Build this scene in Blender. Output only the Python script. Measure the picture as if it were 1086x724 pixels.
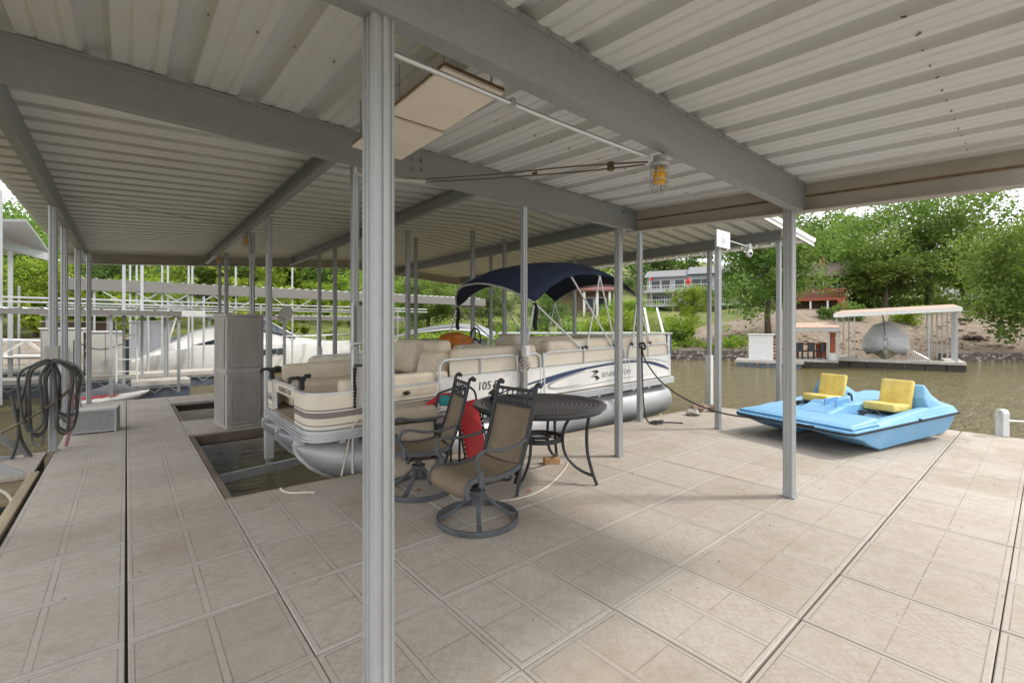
import bpy, bmesh, math, random
from mathutils import Vector, Matrix, noise
PI = math.pi
for o in list(bpy.data.objects): bpy.data.objects.remove(o)
S = bpy.context.scene
C = S.collection
# ------------------------------------------------------------ camera
YAW = math.radians(40.26)
SY, CY = math.sin(YAW), math.cos(YAW)
CAMH = 1.45
cam = bpy.data.cameras.new('camera'); camo = bpy.data.objects.new('camera', cam); C.objects.link(camo)
camo.location = (0, 0, CAMH); camo.rotation_euler = (PI/2, 0, -YAW)
cam.sensor_width = 36; cam.lens = 36*483/1086; cam.shift_y = -14/1086
cam.clip_start = .05; cam.clip_end = 2000
S.camera = camo
# ------------------------------------------------------------ world, sun, exposure
W = bpy.data.worlds.new('World'); S.world = W; W.use_nodes = True
wn = W.node_tree.nodes; wl = W.node_tree.links; wn.clear()
wo = wn.new('ShaderNodeOutputWorld'); bg = wn.new('ShaderNodeBackground')
sky = wn.new('ShaderNodeTexSky'); sky.sky_type = 'NISHITA'; sky.sun_disc = False
SUN_EL = math.radians(46); SUN_AZ = math.radians(128)   # azimuth clockwise from +Y
sky.sun_elevation = SUN_EL; sky.sun_rotation = SUN_AZ; sky.air_density = 1.2; sky.dust_density = 3
mixw = wn.new('ShaderNodeMixRGB'); mixw.inputs[2].default_value = (9.0, 9.1, 9.3, 1)
tcw = wn.new('ShaderNodeTexCoord'); nzw = wn.new('ShaderNodeTexNoise'); nzw.inputs['Scale'].default_value = 2.2; nzw.inputs['Detail'].default_value = 6
rw = wn.new('ShaderNodeMapRange'); rw.inputs[1].default_value = .35; rw.inputs[2].default_value = .6; rw.inputs[3].default_value = .72; rw.inputs[4].default_value = .97
wl.new(tcw.outputs['Generated'], nzw.inputs['Vector']); wl.new(nzw.outputs['Fac'], rw.inputs[0]); wl.new(rw.outputs[0], mixw.inputs[0])
wl.new(sky.outputs[0], mixw.inputs[1]); wl.new(mixw.outputs[0], bg.inputs[0]); bg.inputs[1].default_value = .15
wl.new(bg.outputs[0], wo.inputs[0])
sun = bpy.data.lights.new('sun', 'SUN'); sun.energy = 2.0; sun.angle = math.radians(7); sun.color = (1, .95, .88)
suno = bpy.data.objects.new('sun', sun); C.objects.link(suno)
suno.rotation_euler = (PI/2-SUN_EL, 0, PI-SUN_AZ)
S.view_settings.view_transform = 'Standard'; S.view_settings.look = 'None'; S.view_settings.gamma = 1
S.view_settings.exposure = .52
S.view_settings.use_curve_mapping = False

# ------------------------------------------------------------ helpers
def ray(px): r = (px-543)/483; return SY+CY*r, CY-SY*r
def gd(px, py, z=0):
    t = (CAMH-z)*483/(py-348); dx, dy = ray(px); return Vector((dx*t, dy*t, z))
def fr(px, Z, z=0):                       # point at lateral pixel px, depth Z, height z
    dx, dy = ray(px); return Vector((dx*Z, dy*Z, z))
def hz(py, Z): return CAMH-(py-348)/483*Z

class MB:
    def __init__(s): s.v=[]; s.f=[]; s.m=[]; s.sm=[]
    def add(s, vs, fs, sm=False, mi=0):
        n=len(s.v); s.v += [tuple(v) for v in vs]
        for f in fs: s.f.append(tuple(i+n for i in f)); s.m.append(mi); s.sm.append(sm)
    def box(s, c, d, rot=None, mi=0):
        vs=[]; 
        for z in (-.5,.5):
            for y in (-.5,.5):
                for x in (-.5,.5):
                    p=Vector((x*d[0],y*d[1],z*d[2]))
                    if rot: p = rot@p
                    vs.append(p+Vector(c))
        s.add(vs, [(0,2,3,1),(4,5,7,6),(0,1,5,4),(2,6,7,3),(0,4,6,2),(1,3,7,5)], False, mi); return s
    def b2(s, x0,x1,y0,y1,z0,z1, mi=0): return s.box(((x0+x1)/2,(y0+y1)/2,(z0+z1)/2),(x1-x0,y1-y0,z1-z0),None,mi)
    def loft(s, rings, closed=True, caps=True, sm=True, mi=0, loop=False):
        n=len(rings[0]); vs=[p for r in rings for p in r]; fs=[]
        R=len(rings)
        for i in range(R if loop else R-1):
            a=i*n; b=((i+1)%R)*n
            for j in range(n if closed else n-1):
                k=(j+1)%n; fs.append((a+j,a+k,b+k,b+j))
        if caps and closed and not loop:
            fs.append(tuple(range(n))[::-1]); fs.append(tuple((R-1)*n+j for j in range(n)))
        s.add(vs,fs,sm,mi); return s
    def tube(s, pts, r, seg=8, loop=False, sm=True, mi=0, sq=None):
        pts=[Vector(p) for p in pts]; N=len(pts); rings=[]
        up=None
        for i,p in enumerate(pts):
            if loop: t=pts[(i+1)%N]-pts[i-1]
            else: t=pts[min(i+1,N-1)]-pts[max(i-1,0)]
            if t.length<1e-9: t=Vector((0,0,1))
            t.normalize()
            if up is None:
                up=Vector((0,0,1)) if abs(t.z)<.9 else Vector((1,0,0))
            u=(up-t*up.dot(t)); 
            if u.length<1e-6: u=t.orthogonal()
            u.normalize(); w=t.cross(u); up=u
            rr=r[i] if isinstance(r,(list,tuple)) else r
            if sq: rings.append([p+u*(a*sq[0])+w*(b*sq[1]) for a,b in ((-.5,-.5),(.5,-.5),(.5,.5),(-.5,.5))])
            else: rings.append([p+u*(rr*math.cos(2*PI*k/seg))+w*(rr*math.sin(2*PI*k/seg)) for k in range(seg)])
        return s.loft(rings, True, True, sm and not sq, mi, loop)
    def lathe(s, prof, c=(0,0,0), seg=24, sm=True, mi=0):
        c=Vector(c); rings=[[c+Vector((r*math.cos(2*PI*k/seg), r*math.sin(2*PI*k/seg), z)) for k in range(seg)] for r,z in prof]
        return s.loft(rings,True,True,sm,mi)
    def prism(s, poly, z0, z1, f=None, mi=0, sm=False):
        f=f or (lambda x,y,z:(x,y,z))
        return s.loft([[f(x,y,z) for x,y in poly] for z in (z0,z1)],True,True,sm,mi)
    def ico(s, c, r, sc=(1,1,1), sub=2, nz=0, mi=0, seed=0):
        bm=bmesh.new(); bmesh.ops.create_icosphere(bm, subdivisions=sub, radius=1)
        vs=[]
        for v in bm.verts:
            k=1+nz*noise.noise(v.co*1.7+Vector((seed*3.1,seed,0)))
            vs.append(Vector(c)+Vector((v.co.x*r*sc[0]*k,v.co.y*r*sc[1]*k,v.co.z*r*sc[2]*k)))
        s.add(vs,[tuple(v.index for v in f.verts) for f in bm.faces],True,mi); bm.free(); return s
    def build(s, name, mats, parent=None, bevel=0, seg=2, world=False, sharp=38):
        me=bpy.data.meshes.new(name)
        off=Vector((0,0,0))
        if parent is None and not world:
            xs=[v[0] for v in s.v]; ys=[v[1] for v in s.v]; zs=[v[2] for v in s.v]
            off=Vector(((min(xs)+max(xs))/2,(min(ys)+max(ys))/2,min(zs)))
        me.from_pydata([(v[0]-off.x,v[1]-off.y,v[2]-off.z) for v in s.v],[],s.f)
        if not isinstance(mats,(list,tuple)): mats=[mats]
        for m in mats: me.materials.append(m)
        me.polygons.foreach_set('material_index', s.m); me.polygons.foreach_set('use_smooth', s.sm)
        me.update()
        if len(s.v)<60000:
            bm=bmesh.new(); bm.from_mesh(me)
            if all(not e.is_boundary for e in bm.edges): bmesh.ops.recalc_face_normals(bm, faces=bm.faces)
            bm.to_mesh(me); bm.free()
            if any(s.sm): me.set_sharp_from_angle(angle=math.radians(sharp))
        o=bpy.data.objects.new(name,me); C.objects.link(o); o.location=off
        if parent is not None: o.parent=parent
        if bevel:
            b=o.modifiers.new('bevel','BEVEL'); b.width=bevel; b.segments=seg; b.limit_method='ANGLE'; b.angle_limit=math.radians(40); b.harden_normals=False
        return o
def tag(o, label=None, cat=None, group=None, kind=None):
    if label: o['label']=label
    if cat: o['category']=cat
    if group: o['group']=group
    if kind: o['kind']=kind
    return o
def empty(name, loc, rz, label, cat, group=None):
    o=bpy.data.objects.new(name,None); C.objects.link(o); o.location=loc; o.rotation_euler=(0,0,rz)
    o.empty_display_size=.2
    return tag(o,label,cat,group)
def copy_tree(o, parent=None):
    c=o.copy(); C.objects.link(c); c.parent=parent
    for ch in [q for q in bpy.data.objects if q.parent==o]: copy_tree(ch,c)
    return c
def bez(p0,p1,p2,p3,n=10):
    out=[]
    for i in range(n+1):
        t=i/n; out.append(Vector(p0)*(1-t)**3+Vector(p1)*3*t*(1-t)**2+Vector(p2)*3*t*t*(1-t)+Vector(p3)*t**3)
    return out
def catmull(P, n=6, loop=False):
    P=[Vector(p) for p in P]; out=[]; N=len(P)
    for i in range(N if loop else N-1):
        g=(lambda k:P[k%N]) if loop else (lambda k:P[max(0,min(N-1,k))])
        a,b,c,d=g(i-1),g(i),g(i+1),g(i+2)
        for j in range(n):
            t=j/n; out.append(.5*((2*b)+(c-a)*t+(2*a-5*b+4*c-d)*t*t+(3*b-a-3*c+d)*t**3))
    if not loop: out.append(P[-1])
    return out
def text_mesh(txt, name, size, mat, parent, M, depth=.001, align='CENTER', shear=0):
    cu=bpy.data.curves.new(name,'FONT'); cu.body=txt; cu.size=size; cu.align_x=align; cu.align_y='CENTER'; cu.extrude=depth; cu.shear=shear
    to=bpy.data.objects.new(name,cu); C.objects.link(to)
    dg=bpy.context.evaluated_depsgraph_get(); me=bpy.data.meshes.new_from_object(to.evaluated_get(dg))
    bpy.data.objects.remove(to); me.transform(M); me.materials.clear(); me.materials.append(mat)
    o=bpy.data.objects.new(name,me); C.objects.link(o)
    if parent is not None: o.parent=parent
    return o

# ------------------------------------------------------------ materials
class N:
    def __init__(s,name):
        s.m=bpy.data.materials.new(name); s.m.use_nodes=True; s.t=s.m.node_tree; s.n=s.t.nodes
        s.b=s.n['Principled BSDF']; s.out=s.n['Material Output']; s.tc=s.n.new('ShaderNodeTexCoord')
    def L(s,a,b): s.t.links.new(a,b)
    def put(s,sock,v):
        if isinstance(v,(int,float)): sock.default_value=v
        elif isinstance(v,(tuple,list)): sock.default_value=v if len(v)==4 or sock.type=='VECTOR' else tuple(v)+(1,)
        else: s.L(v,sock)
    def math(s,op,a,b=0,c=0):
        n=s.n.new('ShaderNodeMath'); n.operation=op
        for i,v in enumerate((a,b,c)): s.put(n.inputs[i],v)
        return n.outputs[0]
    def noise(s,scale,detail=4,rough=.55,vec=None,dist=0):
        n=s.n.new('ShaderNodeTexNoise'); n.inputs['Scale'].default_value=scale; n.inputs['Detail'].default_value=detail
        n.inputs['Roughness'].default_value=rough; n.inputs['Distortion'].default_value=dist
        s.L(vec if vec is not None else s.tc.outputs['Object'], n.inputs['Vector']); return n.outputs['Fac']
    def ramp(s,f,lo,hi,a=0,b=1):
        n=s.n.new('ShaderNodeMapRange'); s.put(n.inputs[0],f)
        for i,v in enumerate((lo,hi,a,b)): n.inputs[i+1].default_value=v
        return n.outputs[0]
    def mix(s,f,a,b,mode='MIX'):
        n=s.n.new('ShaderNodeMixRGB'); n.blend_type=mode; s.put(n.inputs[0],f); s.put(n.inputs[1],a); s.put(n.inputs[2],b); return n.outputs[0]
    def bump(s,h,st=.3,d=.01):
        n=s.n.new('ShaderNodeBump'); n.inputs['Strength'].default_value=st; n.inputs['Distance'].default_value=d
        s.L(h,n.inputs['Height']); s.L(n.outputs[0],s.b.inputs['Normal'])
    def map(s,scale=(1,1,1),rot=(0,0,0),vec=None):
        n=s.n.new('ShaderNodeMapping'); n.inputs['Scale'].default_value=scale; n.inputs['Rotation'].default_value=rot
        s.L(vec if vec is not None else s.tc.outputs['Object'],n.inputs['Vector']); return n.outputs[0]
    def sep(s,vec=None):
        n=s.n.new('ShaderNodeSeparateXYZ'); s.L(vec if vec is not None else s.tc.outputs['Object'],n.inputs[0]); return n.outputs
    def set(s,col=None,rough=None,metal=None,**k):
        if col is not None: s.put(s.b.inputs['Base Color'],col)
        if rough is not None: s.put(s.b.inputs['Roughness'],rough)
        if metal is not None: s.put(s.b.inputs['Metallic'],metal)
        for q,v in k.items(): s.put(s.b.inputs[q.replace('_',' ')],v)
        return s.m
def simple(name,col,rough=.5,metal=0,var=.18,scale=6,bump=.1,stretch=(1,1,1),rv=.12,dirt=None,**k):
    q=N(name); v=q.map(stretch); f=q.noise(scale,5,.6,v); f2=q.noise(scale*7,3,.6,v)
    dk=tuple(c*(1-var) for c in col); lt=tuple(min(1,c*(1+var*.6)) for c in col)
    c=q.mix(q.ramp(f,.3,.7),dk,lt)
    if dirt:
        d=q.ramp(q.noise(scale*.6,6,.7,v,.5),.55,.75,0,dirt[1]); c=q.mix(d,c,dirt[0])
    q.bump(f2,bump,.004)
    return q.set(c,q.ramp(f,.25,.75,max(.02,rough-rv),min(1,rough+rv)),metal,**k)
M={}
def galv(name,c1,c2,metal,st=(1,1,.15)):
    q=N(name); v=q.map(st); f=q.noise(9,6,.65,v); sp=q.n.new('ShaderNodeTexVoronoi'); sp.inputs['Scale'].default_value=60; q.L(q.tc.outputs['Object'],sp.inputs['Vector'])
    c=q.mix(q.ramp(f,.3,.72),c1,c2); c=q.mix(q.ramp(q.sep(sp.outputs['Color'])[0],0,1,0,.06),c,(.75,.77,.78))
    r=q.ramp(q.noise(3,5,.7,q.map((1,1,.4))),.66,.78,0,.25); c=q.mix(r,c,(.2,.15,.1))
    q.bump(q.noise(30,3,.6,v),.12,.004)
    return q.set(c,q.ramp(f,.3,.7,.42,.6),metal)
M['galv']=galv('galvanized_steel',(.36,.37,.375),(.46,.475,.48),.35)
M['beam']=galv('beam_steel',(.29,.31,.32),(.325,.345,.355),.3,(.3,.3,2))
M['white_pipe']=simple('white_pipe',(.66,.67,.67),.4,.1,.12)
M['alum']=simple('aluminium',(.62,.63,.64),.36,.6,.12,4,.05)
M['pontoon']=simple('pontoon_aluminium',(.40,.41,.42),.42,.4,.2,3,.1,(.6,1,1),dirt=((.28,.27,.25),.6))
M['rope_black']=simple('black_rope',(.02,.02,.022),.8)
M['rope_white']=simple('white_rope',(.6,.55,.46),.85,bump=.5,scale=30)
M['iron']=simple('cast_iron',(.035,.037,.042),.5,.3,.35,14,.3,dirt=((.13,.12,.11),.5))
M['iron_dusty']=simple('dusty_iron',(.10,.105,.115),.62,.2,.35,10,.3)
M['white']=simple('white_gelcoat',(.78,.77,.74),.28,0,.06,2,.03)
M['cream']=simple('cream_vinyl',(.66,.57,.44),.45,0,.12,4,.12,dirt=((.42,.34,.24),.4))
M['creamp']=simple('cream_panel',(.72,.65,.53),.4,0,.06,2,.03)
M['stripe']=simple('taupe_stripe',(.2,.18,.17),.35)
M['navyline']=simple('navy_line',(.03,.045,.12),.35)
M['greyline']=simple('grey_line',(.35,.35,.35),.35)
M['black']=simple('black_plastic',(.018,.018,.02),.4)
M['oldwood']=simple('dark_wet_timber',(.15,.115,.085),.85,0,.4,6,.5,(1,.2,1))
M['cabinet_door']=simple('stained_cabinet_door',(.33,.295,.27),.6,0,.25,4,.3,(1,1,.3),dirt=((.18,.15,.13),.6))
M['rubber']=simple('black_rubber',(.02,.019,.018),.75)
M['navy']=simple('navy_canvas',(.016,.026,.062),.85,0,.25,3,.3,rv=.05)
M['darkcanvas']=simple('canvas_lining',(.012,.014,.02),.9,0,.3,3,.2,rv=.05)
M['carpet']=simple('boat_carpet',(.3,.24,.17),.95,scale=40)
M['orange']=simple('orange_cover',(.58,.19,.03),.5,0,.35,8,.3)
M['glassamber']=simple('amber_glass',(.98,.47,.01),.2,0,.05)
M['lampglass']=simple('clear_glass',(.85,.87,.87),.08,0,.05,Transmission_Weight=1.0,IOR=1.04)
M['plywood']=simple('painted_board',(.82,.76,.68),.7,0,.07,5,.15,dirt=((.5,.42,.32),.2))
M['plyedge']=simple('board_edge',(.22,.14,.07),.8,0,.3,20)
M['wood']=simple('weathered_wood',(.36,.29,.19),.8,0,.35,5,.5,(1,.12,3))
M['brownsteel']=simple('tan_fascia',(.43,.40,.355),.5,.1,.12,4,.08,(.3,.3,1),dirt=((.26,.16,.08),.5))
M['farfascia']=simple('grey_brown_fascia',(.19,.18,.165),.6,.1,.12)
M['rustline']=simple('rust_line',(.22,.15,.09),.8,0,.4,10)  # rust brown of the fascia lines and sheet screws
M['cabinet']=simple('weathered_cabinet',(.40,.375,.345),.65,0,.22,3,.25,(1,1,.35),dirt=((.20,.18,.16),.5))
M['redfab']=simple('red_fabric',(.55,.025,.03),.75,0,.2,5,.3)
M['teal']=simple('teal_fabric',(.02,.22,.24),.75,0,.25,8,.3)
M['tanfab']=simple('tan_fabric',(.47,.40,.31),.85,0,.2,8,.4)
M['yellow']=simple('yellow_seat',(.76,.58,.15),.55,0,.2,9,.3,dirt=((.62,.55,.32),.7))
M['yellowpale']=simple('pale_yellow_foam',(.70,.60,.22),.7,0,.15)
M['brick']=simple('tan_brick',(.42,.24,.12),.9,0,.3,15,.5)
M['rock']=simple('rock',(.30,.21,.15),.9,0,.45,9,.8)
M['rock2']=simple('grey_rock',(.40,.37,.32),.9,0,.35,9,.8)
M['hose']=simple('rubber_hose',(.055,.055,.052),.5,0,.5,6,.1)
M['hose2']=simple('grey_hose',(.18,.18,.17),.45,0,.3,6,.1)
M['hose3']=simple('olive_hose',(.13,.10,.055),.5,0,.3,6,.1)
M['mesh']=simple('grey_mesh',(.30,.30,.30),.6,.2,.2,30,.4)
M['redsup']=simple('red_white_rope',(.5,.25,.24),.8,0,.6,60)
M['floatbox']=simple('blue_grey_float',(.11,.13,.17),.6,0,.3,3)
M['concrete']=simple('dock_concrete',(.46,.43,.38),.85,0,.2,3,.3)
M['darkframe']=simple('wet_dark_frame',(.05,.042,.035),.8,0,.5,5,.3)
M['shed']=simple('beige_shed',(.48,.465,.43),.6,0,.08)
M['palesteel']=simple('pale_steel',(.36,.37,.38),.45,.1,.1)
M['whitesteel']=simple('white_steel',(.72,.72,.71),.45,.05,.08)
M['greyroof']=simple('grey_metal_roof',(.27,.28,.30),.5,.2,.2,4)
M['greenroof']=simple('pale_green_roof',(.42,.46,.41),.6,0,.15,2)
M['shingle']=simple('grey_shingle',(.21,.21,.215),.9,0,.2,3,.4,(1,1,4))
M['brownroof']=simple('brown_shingle',(.20,.155,.13),.9,0,.2,3,.4)
M['redroof']=simple('red_brown_roof',(.17,.07,.055),.9,0,.25,3,.4)
M['tanroof']=simple('rusty_tan_roof',(.44,.31,.235),.75,0,.25,3,.2)
M['siding']=simple('grey_siding',(.34,.36,.39),.7,0,.08)
M['lsiding']=simple('pale_siding',(.55,.56,.58),.7,0,.08)
M['bsiding']=simple('brown_siding',(.17,.11,.075),.8,0,.2)
M['redwood']=simple('red_stained_wood',(.36,.10,.05),.8,0,.25)
M['trim']=simple('white_trim',(.75,.75,.74),.6,0,.06)
M['window']=simple('dark_window',(.03,.04,.05),.12,0,.3,2,.02)
M['canvasg']=simple('grey_boat_cover',(.55,.56,.58),.75,0,.15,2,.4)
M['jetred']=simple('jet_ski_red',(.5,.05,.04),.35,0,.2)
M['blueboat']=simple('blue_gelcoat',(.02,.1,.4),.25)
M['windscreen']=simple('tinted_windscreen',(.10,.12,.14),.08,0,.2)
M['bark']=simple('bark',(.11,.085,.065),.95,0,.4,9,.8,(1,1,.25))
M['leafdry']=simple('dry_leaf',(.30,.13,.04),.8)

def sheet_mat(name, base, stain, amt, axis=0, period=.333, off=0, hw=.06, rib_shade=.35):
    q=N(name); f=q.noise(1.2,5,.6); c=q.mix(q.ramp(f,.3,.7),tuple(x*.93 for x in base),base)
    d=q.ramp(q.noise(5,6,.7,q.map((1.2,.35,1))),.56,.74,0,amt); c=q.mix(d,c,stain)
    sp=q.ramp(q.noise(45,2,.5),.76,.79,0,.7); c=q.mix(sp,c,(.12,.09,.07))
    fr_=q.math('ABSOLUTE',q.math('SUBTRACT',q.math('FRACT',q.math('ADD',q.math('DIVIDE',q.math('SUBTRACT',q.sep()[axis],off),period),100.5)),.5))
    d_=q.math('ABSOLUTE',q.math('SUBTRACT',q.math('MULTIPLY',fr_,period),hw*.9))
    g_=q.math('MULTIPLY',q.ramp(d_,.004,.016,1,0),q.ramp(q.noise(2.5,4,.6,q.map((.4,.4,1))),.25,.6,rib_shade*.5,rib_shade))
    c=q.mix(g_,c,(.16,.14,.12))  # rib shading painted into the colour as dark lines along the rib edges
    q.bump(q.noise(3,3),.06,.01)
    return q.set(c,q.ramp(f,.3,.7,.38,.5),.05)
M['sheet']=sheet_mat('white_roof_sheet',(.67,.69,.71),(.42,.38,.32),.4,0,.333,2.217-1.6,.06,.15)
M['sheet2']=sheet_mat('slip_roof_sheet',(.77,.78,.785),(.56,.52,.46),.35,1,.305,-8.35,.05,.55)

# deck tile
def deck_mat():
    q=N('concrete_tile'); xyz=q.sep()
    ax=q.math('ADD',xyz[0],64.2); ay=q.math('ADD',xyz[1],65-.155)
    tx=q.math('DIVIDE',ax,.642); ty=q.math('DIVIDE',ay,.65)
    fx=q.math('FRACT',tx); fy=q.math('FRACT',ty)
    ex=q.math('ABSOLUTE',q.math('SUBTRACT',fx,.5)); ey=q.math('ABSOLUTE',q.math('SUBTRACT',fy,.5))   # 0 centre .5 edge
    def line(v,at,w): return q.math('LESS_THAN',q.math('ABSOLUTE',q.math('SUBTRACT',v,at)),w)
    inx=q.math('LESS_THAN',ex,.456); iny=q.math('LESS_THAN',ey,.456)
    l1=q.math('MULTIPLY',line(ex,.456,.0042),q.math('LESS_THAN',ey,.46))
    l2=q.math('MULTIPLY',line(ey,.456,.0042),q.math('LESS_THAN',ex,.46))
    l3=q.math('MULTIPLY',line(ex,.024,.0042),iny)
    l4=q.math('MULTIPLY',q.math('LESS_THAN',ey,.0035),q.math('MULTIPLY',inx,q.math('GREATER_THAN',ex,.024)))
    ln=q.math('MAXIMUM',q.math('MAXIMUM',l1,l2),q.math('MAXIMUM',l3,l4))
    wob=q.math('MULTIPLY',q.noise(4,3),.05)
    d1=q.math('ABSOLUTE',q.math('SUBTRACT',q.math('FRACT',q.math('MULTIPLY',q.math('ADD',q.math('ADD',xyz[0],xyz[1]),wob),16)),.5))
    d2=q.math('ABSOLUTE',q.math('SUBTRACT',q.math('FRACT',q.math('MULTIPLY',q.math('ADD',q.math('SUBTRACT',xyz[0],xyz[1]),wob),16)),.5))
    dg=q.math('MAXIMUM',q.math('LESS_THAN',d1,.05),q.math('LESS_THAN',d2,.05))
    panel=q.math('MULTIPLY',q.math('MULTIPLY',inx,iny),q.math('GREATER_THAN',ex,.024))
    dgm=q.math('MULTIPLY',q.math('MULTIPLY',dg,panel),q.ramp(q.noise(1.7,3),.42,.62,.0,.75))
    cx=q.n.new('ShaderNodeCombineXYZ'); q.L(q.math('FLOOR',tx),cx.inputs[0]); q.L(q.math('FLOOR',ty),cx.inputs[1])
    wn_=q.n.new('ShaderNodeTexWhiteNoise'); wn_.noise_dimensions='2D'; q.L(cx.outputs[0],wn_.inputs['Vector'])
    rnd=wn_.outputs['Value']
    grey=(.475,.44,.39); tan=(.385,.31,.225); lt=(.48,.45,.405)
    # tan staining strongest inside panels away from the edge bands
    edge=q.math('MULTIPLY',q.ramp(ex,.44,.25),q.ramp(ey,.44,.22))
    st=q.math('MULTIPLY',q.ramp(panel,0,1,.6,1),q.math('MULTIPLY',q.ramp(q.noise(2.1,6,.62),.34,.66),q.ramp(edge,0,1,.35,1)))
    st=q.math('MULTIPLY',st,q.ramp(rnd,0,1,.2,.8))
    c=q.mix(st,grey,tan)
    band=q.math('SUBTRACT',1,panel); c=q.mix(q.math('MULTIPLY',band,q.ramp(q.noise(1.3,4),.35,.65,.0,.4)),c,lt)
    med=q.noise(13,6,.72,None,.3); c=q.mix(q.math('MULTIPLY',q.ramp(panel,0,1,.55,1),q.ramp(med,.42,.66,0,.42)),c,(.31,.245,.175)); c=q.mix(q.ramp(q.noise(21,5,.75,q.map((1,3,1))),.56,.72,0,.3),c,(.56,.54,.50))
    pale=q.ramp(q.noise(.55,4,.6),.5,.75,0,.55); c=q.mix(pale,c,(.50,.47,.435))
    c=q.mix(q.ramp(rnd,0,1,0,.16),c,(.34,.29,.24),'MULTIPLY')
    fine=q.noise(60,4,.7); c=q.mix(q.ramp(fine,.3,.7,.0,.38),c,(.30,.25,.2))
    dark=q.ramp(q.noise(.9,6,.7,None,.6),.60,.74,0,.35); c=q.mix(dark,c,(.24,.19,.15))
    wet=q.math('MULTIPLY',q.ramp(q.noise(.7,6,.75,q.map((1,1.6,1)),.8),.48,.62,0,.55),q.ramp(xyz[0],3.6,6.5)); c=q.mix(wet,c,(.30,.225,.15))
    spl=q.ramp(q.noise(3.2,2,.5),.79,.81,0,.6); c=q.mix(spl,c,(.75,.74,.72))
    c=q.mix(q.math('MULTIPLY',dgm,.5),c,(.24,.19,.15))
    c=q.mix(q.math('MULTIPLY',ln,q.ramp(q.noise(2.6,4,.6),.35,.65,.25,.8)),c,(.15,.12,.10))
    h=q.math('SUBTRACT',q.math('MULTIPLY',fine,.4),q.math('ADD',ln,q.math('MULTIPLY',dgm,.4)))
    q.bump(h,.35,.004)
    return q.set(c,q.ramp(fine,.3,.7,.62,.85),0,Specular_IOR_Level=.35)
M['deck']=deck_mat()

def water_mat(name,c1,c2,rs=1,b=.35):
    q=N(name); v=q.map((1,1.0,1),(0,0,-YAW)); v2=q.map((.45,1.6,1),(0,0,-YAW)) 
    n1=q.noise(.8*rs,5,.65,v2,.5); n2=q.noise(4*rs,4,.65,v2,.6)
    c=q.mix(q.ramp(q.noise(.12,3),.35,.65),c1,c2)
    h=q.math('ADD',n1,q.math('MULTIPLY',n2,.45)); q.bump(h,b,.22)
    return q.set(c,.06,0,IOR=1.33)
M['water']=water_mat('lake_water',(.165,.132,.045),(.14,.118,.04),1.9,1.0)

def ground_mat():
    q=N('hill_ground'); g=q.n.new('ShaderNodeNewGeometry'); 
    at=q.n.new('ShaderNodeAttribute'); at.attribute_name='bank'
    n=q.noise(.5,6,.65); n2=q.noise(3.5,5,.7)
    grass=q.mix(q.ramp(n,.35,.65),(.12,.16,.03),(.27,.26,.085)); grass=q.mix(q.ramp(n2,.4,.7,0,.6),grass,(.08,.12,.025))
    dirt=q.mix(q.ramp(n2,.3,.7),(.19,.14,.095),(.35,.28,.21))
    vo=q.n.new('ShaderNodeTexVoronoi'); vo.inputs['Scale'].default_value=2.6; q.L(q.tc.outputs['Object'],vo.inputs['Vector'])
    dirt=q.mix(q.ramp(vo.outputs['Distance'],0,.5,.5,0),dirt,(.42,.36,.30)); dirt=q.mix(q.ramp(q.noise(1.1,5),.6,.7,0,.5),dirt,(.17,.10,.06))
    f=q.ramp(q.math('ADD',at.outputs['Fac'],q.math('MULTIPLY',q.math('SUBTRACT',n,.5),.9)),.35,.6)
    c=q.mix(f,grass,dirt); q.bump(n2,.9,.25)
    return q.set(c,.95,0)
M['ground']=ground_mat()
def stone_mat():
    q=N('stone_wall'); vo=q.n.new('ShaderNodeTexVoronoi'); vo.inputs['Scale'].default_value=4.2; q.L(q.map((1,1,1.4)),vo.inputs['Vector'])
    c=q.mix(q.sep(vo.outputs['Color'])[0],(.20,.17,.14),(.42,.38,.33)); e=q.ramp(vo.outputs['Distance'],.25,.5,0,.8)
    c=q.mix(e,c,(.06,.05,.04)); q.bump(q.math('SUBTRACT',1,vo.outputs['Distance']),.9,.08)
    return q.set(c,.95)
M['stone']=stone_mat()
def leaf_mat(name,a,b):
    q=N(name); at=q.n.new('ShaderNodeAttribute'); at.attribute_name='tint'
    oi=q.n.new('ShaderNodeObjectInfo')
    c=q.mix(at.outputs['Fac'],a,b)
    hv=q.n.new('ShaderNodeHueSaturation'); q.L(c,hv.inputs['Color']); q.L(q.ramp(oi.outputs['Random'],0,1,.485,.512),hv.inputs['Hue']); q.L(q.ramp(oi.outputs['Random'],0,1,.85,1.12),hv.inputs['Value'])
    q.set(hv.outputs[0],.6,0,Specular_IOR_Level=.25)
    tr=q.n.new('ShaderNodeBsdfTranslucent'); q.L(q.mix(.5,hv.outputs[0],(.20,.30,.02)),tr.inputs['Color'])
    mx=q.n.new('ShaderNodeMixShader'); mx.inputs[0].default_value=.35
    q.L(q.b.outputs[0],mx.inputs[1]); q.L(tr.outputs[0],mx.inputs[2]); q.L(mx.outputs[0],q.out.inputs[0])
    return q.m
M['leaf']=leaf_mat('green_leaves',(.06,.13,.022),(.25,.36,.085))
M['leafy']=leaf_mat('yellow_green_leaves',(.14,.24,.02),(.34,.46,.06))
M['leafd']=leaf_mat('dark_leaves',(.045,.095,.025),(.15,.24,.07))

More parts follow.
